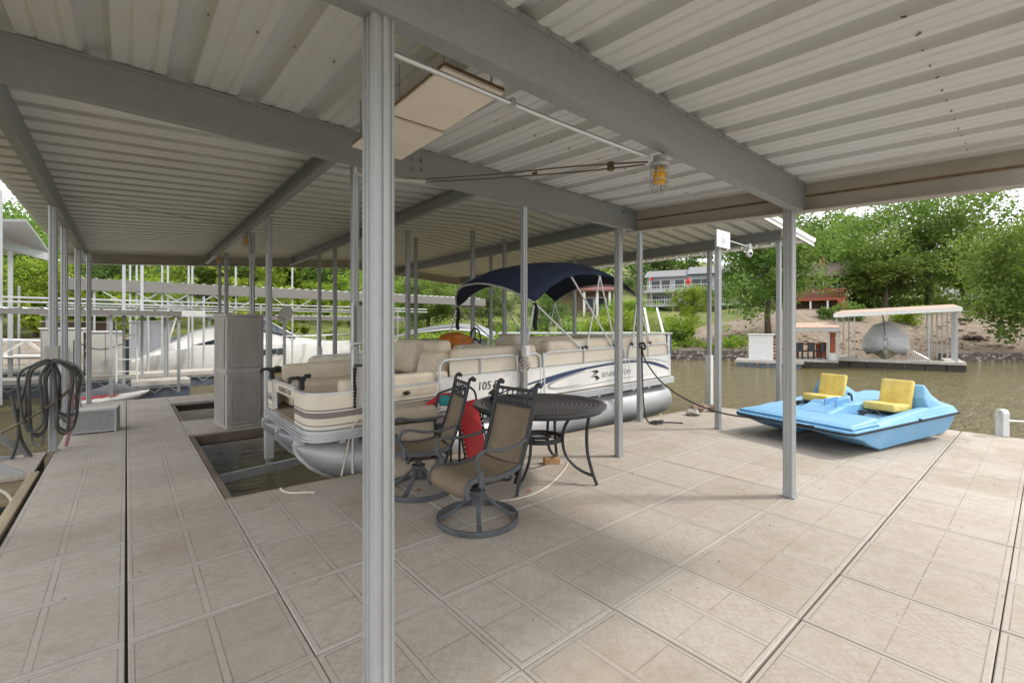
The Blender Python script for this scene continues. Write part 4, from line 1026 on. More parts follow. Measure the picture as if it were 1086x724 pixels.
# black mooring rope
b=MB(); a=Vector((6.12,4.10,1.18)); P=[a,(6.10,4.02,.95),(6.15,3.75,.62),(6.2,3.3,.38),(6.3,2.85,.27),(6.35,2.2,.27),(6.2,1.8,.29)]
b.tube(catmull(P,6),.011,8); b.tube(catmull([a,(6.09,4.07,.7),(6.08,4.03,.2),(6.12,3.98,.012),(6.2,3.85,.012)],6),.010,8)
b.tube(catmull([(6.06,4.12,1.2),(6.12,4.07,1.22),(6.19,4.09,1.15),(6.12,4.06,1.13),(6.05,4.1,1.17)],5),.018,8)
P=[(6.15+.12*math.cos(k*.8)*(1+.3*math.sin(k)),3.86+.07*math.sin(k*.8),.014+.008*(k%3)) for k in range(16)]; b.tube(catmull(P,4),.010,8)
b.tube(catmull([(6.15,3.86,.02),(6.35,3.75,.012),(6.45,3.6,.012)],5),.009,8)
tag(b.build('dock_rope',M['rope_black']),'black rope sagging from the stern post to the blue pedal boat','rope')
# sign, floodlight
sg=empty('dock_sign',(6.52,3.02,2.62),0,'small white notice sign on top of the deck post','sign')
b=MB(); b.box((0,0,.10),(.40,.012,.24)); b.build('sign_plate',M['whitesteel'],sg)
b=MB()
for k in range(3):
    for j in range(4): b.box((-.06+.035*j,-.0075,.05+.026*k),(.024,.002,.014))
b.build('sign_lettering',M['greyline'],sg)
fl=empty('flood_camera',(7.3,2.99,2.72),0,'white security camera on a thin arm near the roof corner','camera')
b=MB(); b.tube([(-.75,.06,.02),(0,0,-.02)],.008,6); b.build('arm',M['white_pipe'],fl)
b=MB(); b.box((0,0,-.02),(.06,.06,.09)); b.build('mount',M['galv'],fl,bevel=.01)
b=MB(); b.ico((0,-.01,-.12),.055,(.85,.9,1.2)); b.build('housing',M['whitesteel'],fl)
b=MB(); b.ico((-.028,-.045,-.13),.022); b.build('lens',M['black'],fl)

# dock post at right
dp=empty('dock_ladder',gd(1066,463),math.radians(-50),'short white painted mooring post with side rail at the right deck edge','mooring post')
b=MB(); b.tube(round3([(0,0,.005),(0,0,.34),(0,.09,.34),(0,.09,-.15)],.045,6),0,sq=(.075,.045)); b.build('hoop',M['white_pipe'],dp,bevel=.008)
b=MB(); b.tube([(.02,.09,.2),(.6,.14,.18)],.014,8); b.build('side_rail',M['white_pipe'],dp)

# ------------------------------------------------------------ pedal boat
def pbmat():
    q=N('faded_blue_gelcoat'); f=q.noise(3,5,.6); c=q.mix(q.ramp(f,.3,.7),(.12,.33,.56),(.19,.41,.63)); d=q.ramp(q.noise(7,6,.7,None,.6),.58,.75,0,.5); c=q.mix(d,c,(.42,.50,.52)); c=q.mix(q.ramp(q.noise(26,5,.75,q.map((.25,1,1))),.62,.72,0,.5),c,(.10,.16,.2))
    c=q.mix(q.ramp(q.noise(2.2,5,.7,q.map((1,1,3))),.62,.75,0,.35),c,(.13,.16,.16)); q.bump(q.noise(12,3),.08,.004); return q.set(c,q.ramp(f,.3,.7,.38,.6))
M['pb']=pbmat()
pb=empty('pedal_boat',(6.14,1.37,.0),math.radians(-16),'faded light blue pedal boat with yellow seats sitting on the deck','pedal boat')
pb.rotation_euler=(0,math.radians(-2.2),math.radians(-16))
Wd,Ld=1.56,2.25
# two hulls: section in y,z along x
def hull(y0,y1):
    b=MB(); rings=[]
    for x,zb,ins in ((.0,.235,.0),(.2,.17,.02),(.42,.07,.05),(.62,.0,.07),(1.0,.0,.08),(1.6,.0,.08),(2.05,.0,.08),(2.2,.04,.08)):
        rings.append([(x,y0,.27),(x,y0+ins*.5 if y0<.5 else y0+ins*.9,zb+(.27-zb)*.45),(x,y0+ins,zb),(x,y1-ins,zb),(x,y1-(ins*.9 if y0<.5 else ins*.5),zb+(.27-zb)*.45),(x,y1,.27)])
    b.loft(rings,sm=True); return b.build('hull',M['pb'],pb,bevel=.012,sharp=30)
hull(.02,.56); hull(Wd-.56,Wd-.02)
# tunnel roof + deck with wells: deck built as a frame around two cockpits
b=MB(); b.b2(.05,2.1,.5,Wd-.5,.22,.268); b.build('tunnel_roof',M['pb'],pb)
dkp=[(-.05,.10),(.02,.02),(2.2,.0),(2.26,.06),(2.26,Wd-.06),(2.2,Wd),(.02,Wd-.02),(-.05,Wd-.10)]
b=MB(); b.prism(dkp,.262,.30)
b.b2(.02,.62,.05,Wd-.05,.30,.33)
b.build('deck',M['pb'],pb,bevel=.018,seg=3)
b=MB(); rings=[]
for x,h_ in ((.10,.335),(.35,.35),(.62,.37),(.66,.33)): rings.append([(x,.08,.30),(x,.12,h_),(x,Wd-.12,h_),(x,Wd-.08,.30)])
b.loft(rings,sm=False); b.build('foredeck',M['pb'],pb,bevel=.015)
# centre console hump from bow to stern
b=MB(); rings=[]
for x,h_,w_ in ((.45,.36,.20),(.75,.42,.22),(.82,.45,.22),(1.1,.42,.20),(1.4,.43,.20),(2.0,.46,.22),(2.22,.44,.22)):
    c_=Wd/2; rings.append([(x,c_-w_-.04,.29),(x,c_-w_,h_),(x,c_+w_,h_),(x,c_+w_+.04,.29)])
b.loft(rings,sm=False); b.build('centre_console',M['pb'],pb,bevel=.02)
# side coamings with raised fins behind the seats
for yc,s_ in ((.11,1),(Wd-.11,-1)):
    b=MB(); rings=[]
    for x,h_ in ((.5,.335),(.8,.35),(1.2,.37),(1.6,.39),(1.9,.38),(2.24,.355)):
        t=.075 if h_<.55 else .055
        rings.append([(x,yc-t-.02,.29),(x,yc-t*.6,h_),(x,yc+t*.6,h_),(x,yc+t+.02,.29)])
    b.loft(rings,sm=False); b.build('side_coaming',M['pb'],pb,bevel=.02,seg=3)
    a0,a1=(.05,.50) if s_>0 else (Wd-.50,Wd-.05)
    b=MB(); rings=[]
    for x,h_,k in ((1.62,.50,.03),(1.70,.655,.07),(1.77,.65,.09),(1.88,.53,.08),(2.04,.42,.05),(2.23,.36,.02)):
        rings.append([(x,a0,.29),(x,a0+k*.4,(.29+h_)/2),(x,a0+k+.02,h_),(x,a1-k-.02,h_),(x,a1-k*.4,(.29+h_)/2),(x,a1,.29)])
    b.loft(rings,sm=False); b.build('seat_bulkhead',M['pb'],pb,bevel=.02,seg=3)
b=MB()
for y in (Wd/2-.16,Wd/2-.02): b.b2(.70,.98,y-.008,y+.008,.40,.50)
b.build('console_rib',M['pb'],pb,bevel=.004)
# rub strip
b=MB(); b.tube([(p[0]*1.003-.004,p[1]+(-.008 if p[1]<.5 else .008),.268) for p in dkp],0,sq=(.022,.012),loop=True); b.build('rub_strip',M['rubber'],pb)
# dark footwells
for y0,y1 in ((.20,.52),(Wd-.52,Wd-.20)):
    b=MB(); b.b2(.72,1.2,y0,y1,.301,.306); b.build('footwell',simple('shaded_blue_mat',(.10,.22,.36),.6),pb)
    b=MB(); 
    b.tube([(.92,y0+.03,.36),(.92,y1-.03,.36)],.012,8); b.box((.92,y0+.09,.38),(.09,.07,.02),Matrix.Rotation(.5,3,'Y')); b.box((.92,y1-.09,.35),(.09,.07,.02),Matrix.Rotation(-.5,3,'Y')); b.build('pedal_crank',M['black'],pb,bevel=.004)
for y0,y1 in ((.20,.56),(Wd-.56,Wd-.20)):
    s_=cushion('seat',(1.36,(y0+y1)/2,.385),(.42,y1-y0,.10),pb,M['yellow'],.03,Matrix.Rotation(.10,3,'Y')); cushion('seat_back',(1.58,(y0+y1)/2,.545),(.065,y1-y0,.34),pb,M['yellow'],.03,Matrix.Rotation(.27,3,'Y'))
b=MB(); b.tube([(1.15,Wd/2-.1,.44),(1.1,Wd/2-.12,.53),(1.04,Wd/2-.14,.54)],.012,8); b.ico((1.02,Wd/2-.14,.545),.022); b.build('steering_lever',M['black'],pb)
b=MB(); b.tube([(-.02,.45,.285),(-.055,.5,.287),(-.055,.62,.287),(-.02,.67,.285)],.01,8); b.build('bow_handle',M['black'],pb)
b=MB(); b.box((1.3,.002,.285),(.04,.03,.03)); b.build('side_cleat',M['black'],pb,bevel=.005)
b=MB(); p=gd(994,459); 
fo=cushion('foam_float',(p.x,p.y,.045),(.34,.13,.05),None,M['yellowpale'],.02,Matrix.Rotation(-.1,3,'Z')); 
tag(fo,'pale yellow foam float wedged under the stern of the pedal boat','float')
# ------------------------------------------------------------ far docks (left and centre)
R40=-YAW
DG='distant marina docks beyond the walkway'
def far_dock(x0,x1,y0,y1,label,floats=True,mat='concrete',rz=0,center=None):
    r=empty('floating_dock',((x0+x1)/2,(y0+y1)/2,-.5),0,label,'dock',DG)
    w_,d_=(x1-x0)/2,(y1-y0)/2
    b=MB(); b.b2(-w_,w_,-d_,d_,.40,.50); b.build('dock_top',M[mat],r)
    b=MB()
    if floats:
        k=-w_
        while k<w_-.3: b.b2(k+.05,min(w_,k+1.9),-d_+.05,d_-.05,-.1,.30); k+=2.6
        b.build('dock_float',M['floatbox'],r,bevel=.03)
    b=MB(); k=-w_
    for z in (.33,.385): b.b2(-w_,w_,-d_-.02,-d_+.02,z-.015,z+.012)
    while k<w_-.5: b.tube([(k,-d_,.18),(k+.25,-d_,.385)],0,sq=(.02,.02)); b.tube([(k+.5,-d_,.18),(k+.25,-d_,.385)],0,sq=(.02,.02)); k+=.5
    b.build('truss',M['galv'],r)
    return r
far_dock(.1,1.4,15.9,16.9,'small floating dock section right behind the end of the walkway')
far_dock(-9,-2.7,16.3,17.6,'floating dock with truss side at the far left beyond the water')
far_dock(-9,3.0,18.6,19.8,'long grey floating dock in front of the white sheds')
far_dock(-3,13,25.5,27,'far floating dock beyond the white cruiser')
def low_roof(x0,x1,y0,y1,z,posts,label,mat='greyroof',fh=.13,slope=0,edge=None,pz=-.0,pw=.07):
    r=empty('dock_canopy',((x0+x1)/2,(y0+y1)/2,z),0,label,'dock roof','low roofs of the far docks')
    w_,d_=(x1-x0)/2,(y1-y0)/2
    b=MB(); pr=ribbed(-w_,w_,.35,.05,.04); b.loft([[(x,y,fh+dz+slope*(y+d_)) for x,dz in pr] for y in (-d_,d_)],closed=False,caps=False,sm=False); o=b.build('roof_sheet',M['whitesteel'],r)
    m=o.modifiers.new('t','SOLIDIFY'); m.thickness=.006
    b=MB(); b.b2(-w_,w_,-d_-.03,-d_+.01,0,fh); b.b2(-w_,-w_+.04,-d_+.012,d_,0,fh); b.b2(w_-.04,w_,-d_+.012,d_,0,fh); b.build('fascia',M[mat],r)
    if edge: b=MB(); b.b2(w_+.01,w_+edge,-d_-.04,-d_,-.0,fh+.03); b.build('end_board',M['whitesteel'],r)
    for px_,py_,top in posts:
        b=MB(); b.b2(px_-r.location.x-pw/2,px_-r.location.x+pw/2,py_-r.location.y-pw/2,py_-r.location.y+pw/2,pz-z-.3,top-z); b.build('roof_post',M['galv'],r)
    return r
low_roof(-7,1.15,15.4,17.8,1.78,[(1.1,15.5,1.78),(.9,17.4,1.78),(-.3,15.5,1.78),(-2.2,15.5,4.6),(-3.2,17.5,1.78),(-.05,16.3,4.7),(.35,17.2,4.7),(-4.6,17.5,4.3)],'low white edged dock roof just beyond the end of the walkway',mat='farfascia',edge=.55)
low_roof(-1.5,16,21.3,24.6,2.75,[(ray(px)[0]*21.4/ray(px)[1],21.4,zt) for px,zt in ((100,2.8),(138,4.9),(145,4.9),(172,5.2),(178,5.2),(200,4.9),(204,4.9),(250,5.3),(310,5.3),(337,2.8),(395,5.2),(440,2.8))]+[(3.4,24.4,2.8),(6,24.4,2.8),(11.5,24.4,2.8)],'long grey brown dock roof over the white cruiser',mat='farfascia',fh=.40,slope=.03,pw=.06)
low_roof(3,14,27.5,30,1.9,[(3.2,27.6,1.9),(6,27.6,1.9),(8.5,27.6,1.9),(11,27.6,1.9)],'lowest brown dock roof in the gap behind the cruiser bow',mat='farfascia',fh=.25)
g=MB()
for z in (2.28,2.16): g.tube([(-9,17.9,z),(10.2,17.9,z)],.026,8)
g.tube([(-9,19.5,2.05),(3,19.5,2.05)],.025,8)
for x in (-6,-2.6,1.0,3.6,6.1,8.8): g.tube([(x,17.9,-.6),(x,17.9,2.3)],.024,8); g.box((x,17.9,2.22),(.06,.06,.16))
tag(g.build('pipe_rack',M['palesteel']),'pair of long horizontal pale pipes on posts across the far docks','pipe rail')
g=MB()
for px in (139,173,201,250,310):
    x=ray(px)[0]*21.35/ray(px)[1]; g.tube([(x,21.3,2.2),(x+.75,21.3,2.72)],.025,6); g.tube([(x,21.3,2.2),(x-.75,21.3,2.72)],.025,6)
g.tube([(-2,21.3,2.2),(9,21.3,2.2)],.025,6)
tag(g.build('roof_truss',M['galv']),'thin diagonal steel braces under the long grey brown dock roof','truss')
for k,(px,Z,h_,lab) in enumerate(((20,16.5,3.0,'thin grey piling at the far left between gangway and picture edge'),(83,17,3.3,'thin grey piling between the walkway posts at left'),(157,15.4,1.9,'thin grey piling left of the white ladder'),(216,16.5,2.6,'thin grey piling just left of the storage cabinet'))):
    p=fr(px,Z,-.6); g=MB(); g.tube([p,p+Vector((0,0,h_+.6))],.035,8); tag(g.build('steel_piling',M['galv']),lab,'piling','thin steel pilings of the far docks')
# slip roof corner of the neighbour at far left
nb=empty('neighbour_roof',(-3.6,12.5,-.5),0,'pale flat roof corner of the neighbouring dock at the far left','roof')
NO=Vector((3.6,-12.5,.5))
A_,B_,C_,D_=[fr(x,Z,z)+NO for x,Z,z in ((28,12,4.26),(-160,12,4.30),(-160,17,4.24),(54,17,4.2))]
b=MB(); b.add([A_,B_,C_,D_]+[q+Vector((0,0,.06)) for q in (A_,B_,C_,D_)],[(3,2,1,0),(4,5,6,7),(0,1,5,4),(1,2,6,5),(2,3,7,6),(3,0,4,7)]); b.build('roof_sheet',M['palesteel'],nb)
b=MB(); b.tube([fr(-60,11.5,4.0)+NO,fr(54,16.5,4.0)+NO],0,sq=(.26,.08)); b.build('roof_beam',M['galv'],nb)
for px,Z in ((11,13.9),(-40,16)):
    p=fr(px,Z,0)+NO; b=MB(); b.b2(p.x-.05,p.x+.05,p.y-.05,p.y+.05,-.5,4.3); b.build('roof_post',M['galv'],nb)
gw=empty('gangway',(-4.4,20.6,-.1),math.radians(3),'white trussed gangway rising from the far left dock to the shore','gangway')
for y in (-.5,.5):
    b=MB(); b.tube([(-5,y,1.55),(3,y,1.12)],.03,8); b.tube([(-5,y,1.05),(3,y,.62)],.03,8)
    for k in range(8): b.tube([(-5+k,y,1.55-.054*k),(-4.5+k,y,1.02-.054*k)],.02,6); b.tube([(-4+k,y,1.5-.054*k),(-4.5+k,y,1.02-.054*k)],.02,6)
    b.build('side_truss',M['whitesteel'],gw)
b=MB(); b.box((-1,0,.8),(8,.95,.05),Matrix.Rotation(.054,3,'Y')); b.build('walk_deck',M['concrete'],gw)
# sheds
def shed(p,w_,d_,h_,label,mat='shed'):
    r=empty('dock_locker',p,0,label,'storage locker','pale storage lockers on the far docks')
    b=MB(); b.b2(-w_/2,w_/2,-d_/2,d_/2,0,h_); b.build('locker_body',M[mat],r,bevel=.02)
    b=MB(); b.b2(-w_/2-.04,w_/2+.04,-d_/2-.04,d_/2+.04,h_+.001,h_+.05); b.build('locker_lid',M['whitesteel'],r)
    for s_ in (-1,1):
        b=MB(); b.b2(s_*w_/4-w_/4+.03,s_*w_/4+w_/4-.03,-d_/2-.02,-d_/2-.002,.08,h_-.06); b.build('locker_door',M[mat],r,bevel=.008)
    return r
shed((-1.45,19.3,.0),.9,.8,1.42,'pale storage locker on the far dock seen between the left posts')
shed((-.52,19.5,.0),.85,.8,1.32,'lower pale storage locker right beside the tall one on the far dock')
shed((.75,23.3,.0),1.3,1.0,1.7,'grey storage locker behind the stern of the white cruiser','lsiding')
g=MB(); 
for x in (-1.15,.02): g.tube([(x,18.7,0),(x,18.7,1.1)],.05,8)
g.tube(catmull([(-1.15,18.7,1.05),(-.6,18.7,.8),(.02,18.7,1.0)],5),.015,6)
tag(g.build('piling_pair',M['black']),'two short black pilings joined by a rope on the far dock','piling')
g=MB(); q0=(0.35,15.9)
for x in (.0,.42,): g.tube([(x+q0[0]-.55,15.9,0),(x+q0[0]-.55,15.9,1.7)],.02,8)
for k in range(5): g.tube([(q0[0]-.55,15.9,.3+.32*k),(q0[0]-.13,15.9,.3+.32*k)],.015,6)
tag(g.build('swim_ladder',M['whitesteel']),'white ladder standing up on the small dock behind the walkway','ladder')
fr_=empty('dock_fence',(.2,24.8,0),0,'white lattice railing along the dock behind the storage lockers','railing')
b=MB()
for z in (.15,.55,.95): b.tube([(-5,0,z),(4,0,z)],.022,6)
for k in range(19): b.tube([(-5+.5*k,0,0),(-5+.5*k,0,.97)],.018,6)
for k in range(18): b.tube([(-5+.5*k,0,.15),(-4.5+.5*k,0,.95)],.012,6)
b.build('fence_panel',M['whitesteel'],fr_)
low_roof(-2.6,3.2,25.6,28.6,1.95,[(-2.4,25.7,1.95),(-.6,25.7,1.95),(1.2,25.7,1.95),(3,25.7,1.95)],'white roofed shelter behind the white lattice railing',mat='palesteel',fh=.12)
shed((-1.6,27.6,.0),2.2,1.0,1.7,'wide brown stained locker under the far white roofed shelter','bsiding')
far_dock(-9,9,23.9,25.6,'dock carrying the white lattice railing')
# covered jet ski
js=empty('jet_ski',(-.5,15.9,-.5),math.radians(-6),'red and white jet ski under a grey cover beyond the walkway end','jet ski')
b=MB(); rings=[]
for x,w_,zb,zt in ((-1.0,.28,.05,.22),(-.6,.42,-.05,.28),(0,.45,-.08,.32),(.5,.38,-.03,.36),(.9,.2,.12,.38),(1.15,.03,.32,.38)):
    rings.append([(x,w_*math.cos(a),(zt+zb)/2+(zt-zb)/2*math.sin(a)) for a in [2*PI*k/14 for k in range(14)]])
b.loft(rings); b.build('hull',M['white'],js)
b=MB(); rings=[]
for x,w_,h_ in ((-.95,.2,.26),(-.5,.33,.40),(0,.3,.56),(.3,.24,.72),(.55,.2,.62),(.9,.12,.42),(1.0,.04,.4)):
    rings.append([(x,w_*math.cos(PI*k/8),.24+(h_-.24)*math.sin(PI*k/8)) for k in range(9)])
b.loft(rings); b.build('cover',simple('dark_grey_cover',(.16,.165,.175),.8,0,.2),js)
b=MB()
for k in range(6): b.box((-.75+.22*k,-.34-.03*math.sin(k),.27),(.26,.03,.09),Matrix.Rotation(.35,3,'Z')@Matrix.Rotation(-.6,3,'X'))
b.build('red_decal',M['jetred'],js)
js.scale=(.85,.8,.75)
# dish antenna
da=empty('satellite_dish',(3.0,12.3,0),0,'white satellite dish on a pole in front of the cruiser','satellite dish')
b=MB(); b.tube([(0,0,-.6),(0,0,1.7)],.035,8); b.build('pole',M['galv'],da)
b=MB(); b.lathe([(.01,.06),(.12,.045),(.22,.0),(.225,-.006),(.12,.03),(.01,.045)],seg=24); o=b.build('dish',M['whitesteel'],da); o.rotation_euler=(math.radians(72),0,math.radians(-150)); o.location=(0,-.08,1.78)
b=MB(); b.tube([(0,-.08,1.68),(-.3,-.22,1.76)],.012,6); b.box((-.3,-.22,1.77),(.07,.05,.05)); b.build('feed_arm',M['greyline'],da)
# cruiser, parallel to X: stern left
cz_=empty('cabin_cruiser',(-.4,22.9,-.5),0,'large white cabin cruiser moored behind the storage cabinet','boat')
b=MB(); rings=[]
for x,w_,zk,zc,zs in ((.0,1.15,.1,.25,.60),(1.0,1.25,.0,.2,.85),(2.5,1.3,-.1,.2,1.25),(5,1.3,-.1,.25,1.26),(7,1.05,-.05,.35,1.26),(8.4,.6,.1,.55,1.28),(9.3,.15,.5,.9,1.32),(9.55,.02,1.0,1.2,1.34)):
    rings.append([(x,0,zk),(x,-w_*.88,zc),(x,-w_,(zc+zs)/2),(x,-w_*1.02,zs),(x,-w_*.86,zs+.04),(x,w_*.86,zs+.04),(x,w_*1.02,zs),(x,w_,(zc+zs)/2),(x,w_*.88,zc)])
b.loft(rings,sm=True); b.build('hull',M['white'],cz_,sharp=32)
b=MB(); rings=[]
for x,w_,h_ in ((.9,1.0,.9),(1.5,1.1,1.25),(2.6,1.1,1.85),(3.5,1.08,2.12),(4.4,1.05,2.0),(5.2,.98,1.85),(6.2,.85,1.56),(7.8,.5,1.38),(8.6,.2,1.34)):
    rings.append([(x,-w_,.80),(x,-w_*.92,h_-.12),(x,-w_*.7,h_),(x,w_*.7,h_),(x,w_*.92,h_-.12),(x,w_,.80)])
b.loft(rings,sm=True); b.build('superstructure',M['white'],cz_,sharp=40)
b=MB(); b.add([(4.7,-1.03,1.92),(6.3,-.85,1.56),(4.9,-.85,2.38),(4.2,-.9,2.5),(4.7,1.03,1.92),(6.3,.85,1.56),(4.9,.85,2.38),(4.2,.9,2.5)],[(0,1,2,3),(4,7,6,5),(1,5,6,2)]); o=b.build('windscreen',M['windscreen'],cz_); m=o.modifiers.new('t','SOLIDIFY'); m.thickness=.03
b=MB()
for s_ in (-1,1): b.tube([(6.3,.86*s_,1.57),(4.9,.86*s_,2.40),(4.2,.9*s_,2.5),(3.5,.95*s_,2.4)],.035,8); b.tube([(4.7,1.03*s_,1.94),(4.9,.86*s_,2.38)],.03,8)
b.tube([(4.9,-.86,2.40),(4.9,.86,2.40)],.035,8); b.build('windscreen_frame',M['whitesteel'],cz_)
b=MB(); rings=[[(x,-1.0,z),(x,-.9,z+.10),(x,.9,z+.10),(x,1.0,z)] for x,z in ((1.3,2.36),(2.0,2.44),(3.6,2.44),(4.3,2.38))]; b.loft(rings,sm=False); b.tube([(1.6,-.95,1.3),(1.9,-.9,2.42)],.04,8); b.tube([(3.6,-.95,2.1),(3.8,-.9,2.42)],.04,8); b.build('hardtop',M['white'],cz_,bevel=.04)
b=MB(); b.lathe([(.02,2.6),(.25,2.62),(.28,2.72),(.24,2.86),(.1,2.93),(.01,2.94)],(2.0,0,0),18); b.build('radar_dome',M['whitesteel'],cz_)
b=MB(); b.prism([(2.3,1.25),(3.2,1.52),(4.1,1.60),(4.0,1.46),(3.0,1.30)],0,.02,lambda x,y,z:(x,-1.13-z,y)); b.build('side_window',M['window'],cz_)
b=MB(); b.prism([(5.4,.80),(8.2,.92),(8.2,1.10),(5.4,1.08)],0,.02,lambda x,y,z:(x,-1.27-z+max(0,(x-5.4))*.225,y)); b.prism([(4.6,.80),(5.35,.84),(5.35,1.08),(4.6,1.02)],0,.02,lambda x,y,z:(x,-1.315-z,y)); b.build('hull_window',M['window'],cz_)
b=MB(); b.b2(-.7,.05,-1.0,1.0,.35,.45); b.build('swim_platform',M['white'],cz_,bevel=.04)
b=MB(); b.tube([(5.6,-1.1,1.6),(7.5,-.95,1.62),(9.3,-.15,1.68),(9.3,.15,1.68),(7.5,.95,1.62),(5.6,1.1,1.6)],.018,8)
for x,y in ((5.6,-1.1),(6.4,-1.03),(7.5,-.95),(8.5,-.5),(8.5,.5),(7.5,.95)): b.tube([(x,y,1.25),(x,y,1.62)],.012,6)
b.build('bow_rail',M['alum'],cz_)
cz_.scale=(1,1,1.0)
rb=empty('runabout_boat',(1.1,25.4,-.1),math.radians(10),'small blue and white runabout behind the cruiser stern','boat')
b=MB(); rings=[]
for x,w_,h_ in ((0,.8,.75),(1,.85,.78),(2.2,.8,.82),(3.2,.45,.88),(3.8,.03,.92)): rings.append([(x,0,.1),(x,-w_*.8,.25),(x,-w_,h_),(x,w_,h_),(x,w_*.8,.25)])
b.loft(rings,sm=True); b.build('hull',M['white'],rb)
b=MB(); rings=[[(x,-w_,.80),(x,-w_*.8,h_),(x,w_*.8,h_),(x,w_,.80)] for x,w_,h_ in ((.2,.8,1.05),(1.2,.85,1.2),(2.2,.7,1.1),(3.3,.2,.95))]; b.loft(rings,sm=True); b.build('cover',M['blueboat'],rb)

# centre: dark roof, long pale roof dock
def fset(name,px,Z,z,label,cat,group=None):
    p=fr(px,Z,z); return empty(name,p,-(YAW+math.atan((px-543)/483)*(1 if px>740 else 0)),label,cat,group)
r=fset('grey_boathouse',482,27,-.5,'low boathouse with grey metal roof seen over the pontoon seats','boathouse')
b=MB(); b.loft([[(x,-2.0,z) for x,z in ((-3,1.5),(-1.5,1.75),(0,1.9),(1.4,1.8),(2.4,1.35))],[(x,2.0,z+.35) for x,z in ((-3,1.5),(-1.5,1.75),(0,1.9),(1.4,1.8),(2.4,1.35))]],closed=False,caps=False,sm=True); o=b.build('roof',M['greyroof'],r,sharp=180); m=o.modifiers.new('t','SOLIDIFY'); m.thickness=.06
b=MB(); b.tube([(-3,-2.05,1.5),(-1.5,-2.05,1.75),(0,-2.05,1.9),(1.4,-2.05,1.8),(2.4,-2.05,1.35)],.05,6); b.build('roof_edge',M['whitesteel'],r)
b=MB(); b.b2(-2.9,2.3,-1.9,1.9,0,.45); b.b2(-2.6,1.9,-1.2,1.4,.451,1.3); b.build('wall',M['greyroof'],r)
b=MB(); b.b2(-1.0,-.6,-2.0,-1.92,.6,.95); b.build('yellow_notice',M['yellow'],r)
for x in (-2.9,2.2):
    b=MB(); b.b2(x-.05,x+.05,-2,-1.9,.451,1.4); b.build('corner_post',M['whitesteel'],r)
r=fset('long_dock',625,26,-.5,'long low dock with pale flat roof and chairs behind the pontoon boat','dock')
b=MB(); b.b2(-5.2,4.2,-1.6,1.6,1.62,1.72); b.build('roof',M['greenroof'],r,bevel=.02)
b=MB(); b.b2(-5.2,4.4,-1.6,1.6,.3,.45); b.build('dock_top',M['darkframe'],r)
for x in (-5,-2.5,0,2.2,4.0):
    b=MB(); b.b2(x-.05,x+.05,-1.55,-1.45,.451,1.62); b.build('roof_post',M['whitesteel'],r)
b=MB(); b.b2(3.6,4.2,-1.4,1.4,.451,1.61); b.build('blue_locker',simple('blue_locker',(.12,.17,.24),.6),r)
for i in range(4):
    c=fr(582+i*9,24.7,-.05); q=empty('dock_chair',c,R40+.3*i,('dark metal chair','second dark metal chair','third dark metal chair','fourth dark metal chair')[i]+' from the left on the long pale roofed dock','chair','chairs on the long dock')
    b=MB(); b.b2(-.22,.22,-.22,.22,.42,.47); b.build('seat',M['black'],q)
    b=MB(); b.b2(-.22,.22,.19,.23,.5,.95); b.build('backrest',M['black'],q)
    for x in (-.2,.2):
        for y in (-.2,.2): b=MB(); b.b2(x-.02,x+.02,y-.02,y+.02,0,.419); b.build('leg',M['black'],q)
# stair from dock to shore near 698,335
r=fset('shore_stairs',697,29,-.2,'white railed ramp climbing from the water to the grassy bank','stairs')
for y in (-.45,.45):
    b=MB(); b.tube([(-.3+y,-1.0,1.0),(.8+y,4.0,3.1)],0,sq=(.12,.12)); b.tube([(-.3+y,-1.0,1.0),(-.3+y,-1.0,0)],.05,6); b.build('hand_rail',M['trim'],r)
b=MB()
for k in range(12): t=k/11; b.b2(-.3+1.1*t-.42,-.3+1.1*t+.42,-1+5*t-.18,-1+5*t+.18,.2+2.1*t,.26+2.1*t)
b.build('stair_tread',M['wood'],r)

# right: shed float, brown roofed dock, boat lift dock
r=fset('floating_platform',812,23.2,-.5,'grey floating platform by the rocky shore carrying a white shed','floating platform')
b=MB(); b.b2(-1.35,1.6,-.8,1.2,.22,.34); b.build('platform_top',M['concrete'],r)
b=MB(); 
for k in range(6): b.b2(-1.3+.48*k,-.9+.48*k,-.75,-.3,-.1,.215)
b.build('float_box',M['floatbox'],r,bevel=.03)
r=fset('white_shed',808,23.6,-.16,'white corrugated storage shed on the floating platform','shed')
b=MB(); pr=ribbed(-.6,.5,.12,.025,.02); b.prism([(-.6,-.4),(.5,-.4),(.5,.5),(-.6,.5)],0,1.28); b.build('shed_wall',M['whitesteel'],r)
b=MB()
for k in range(10): b.b2(-.58+.11*k,-.56+.11*k,-.42,-.401,.02,1.25)
b.build('wall_rib',M['trim'],r)
b=MB(); b.b2(-.65,.58,-.48,.58,1.282,1.32); b.build('shed_roof',M['trim'],r)
r=fset('red_rack',823,23.4,-.16,'orange red slatted rack beside the white shed','rack')
b=MB(); b.b2(-.2,-.15,-.2,.2,0,1.2); b.b2(.16,.21,-.2,.2,0,1.2); b.build('rack_side',M['redwood'],r)
b=MB()
for k in range(7): b.b2(-.148,.158,-.2,.2,.05+.17*k,.11+.17*k)
b.build('rack_shelf',M['redwood'],r)
b=MB(); p=fr(836,23.3,-.155); b.ico((p.x,p.y,p.z+.2),.25,(1,1,.8)); tag(b.build('yellow_buoy',M['yellow']),'yellow buoy on the floating platform right of the red rack','buoy')
def deckdock(px,Z,w0,w1,y0,y1,label,name='shore_dock'):
    r=fset(name,px,Z,-.5,label,'dock'); b=MB(); b.b2(w0,w1,y0,y1,.30,.42); b.build('dock_top',M['concrete'],r)
    b=MB(); k=w0
    while k<w1-.3: b.b2(k+.01,min(w1,k+.89),y0+.04,y0+.5,-.1,.295); k+=.9
    b.build('float_box',M['darkframe'],r,bevel=.03); return r
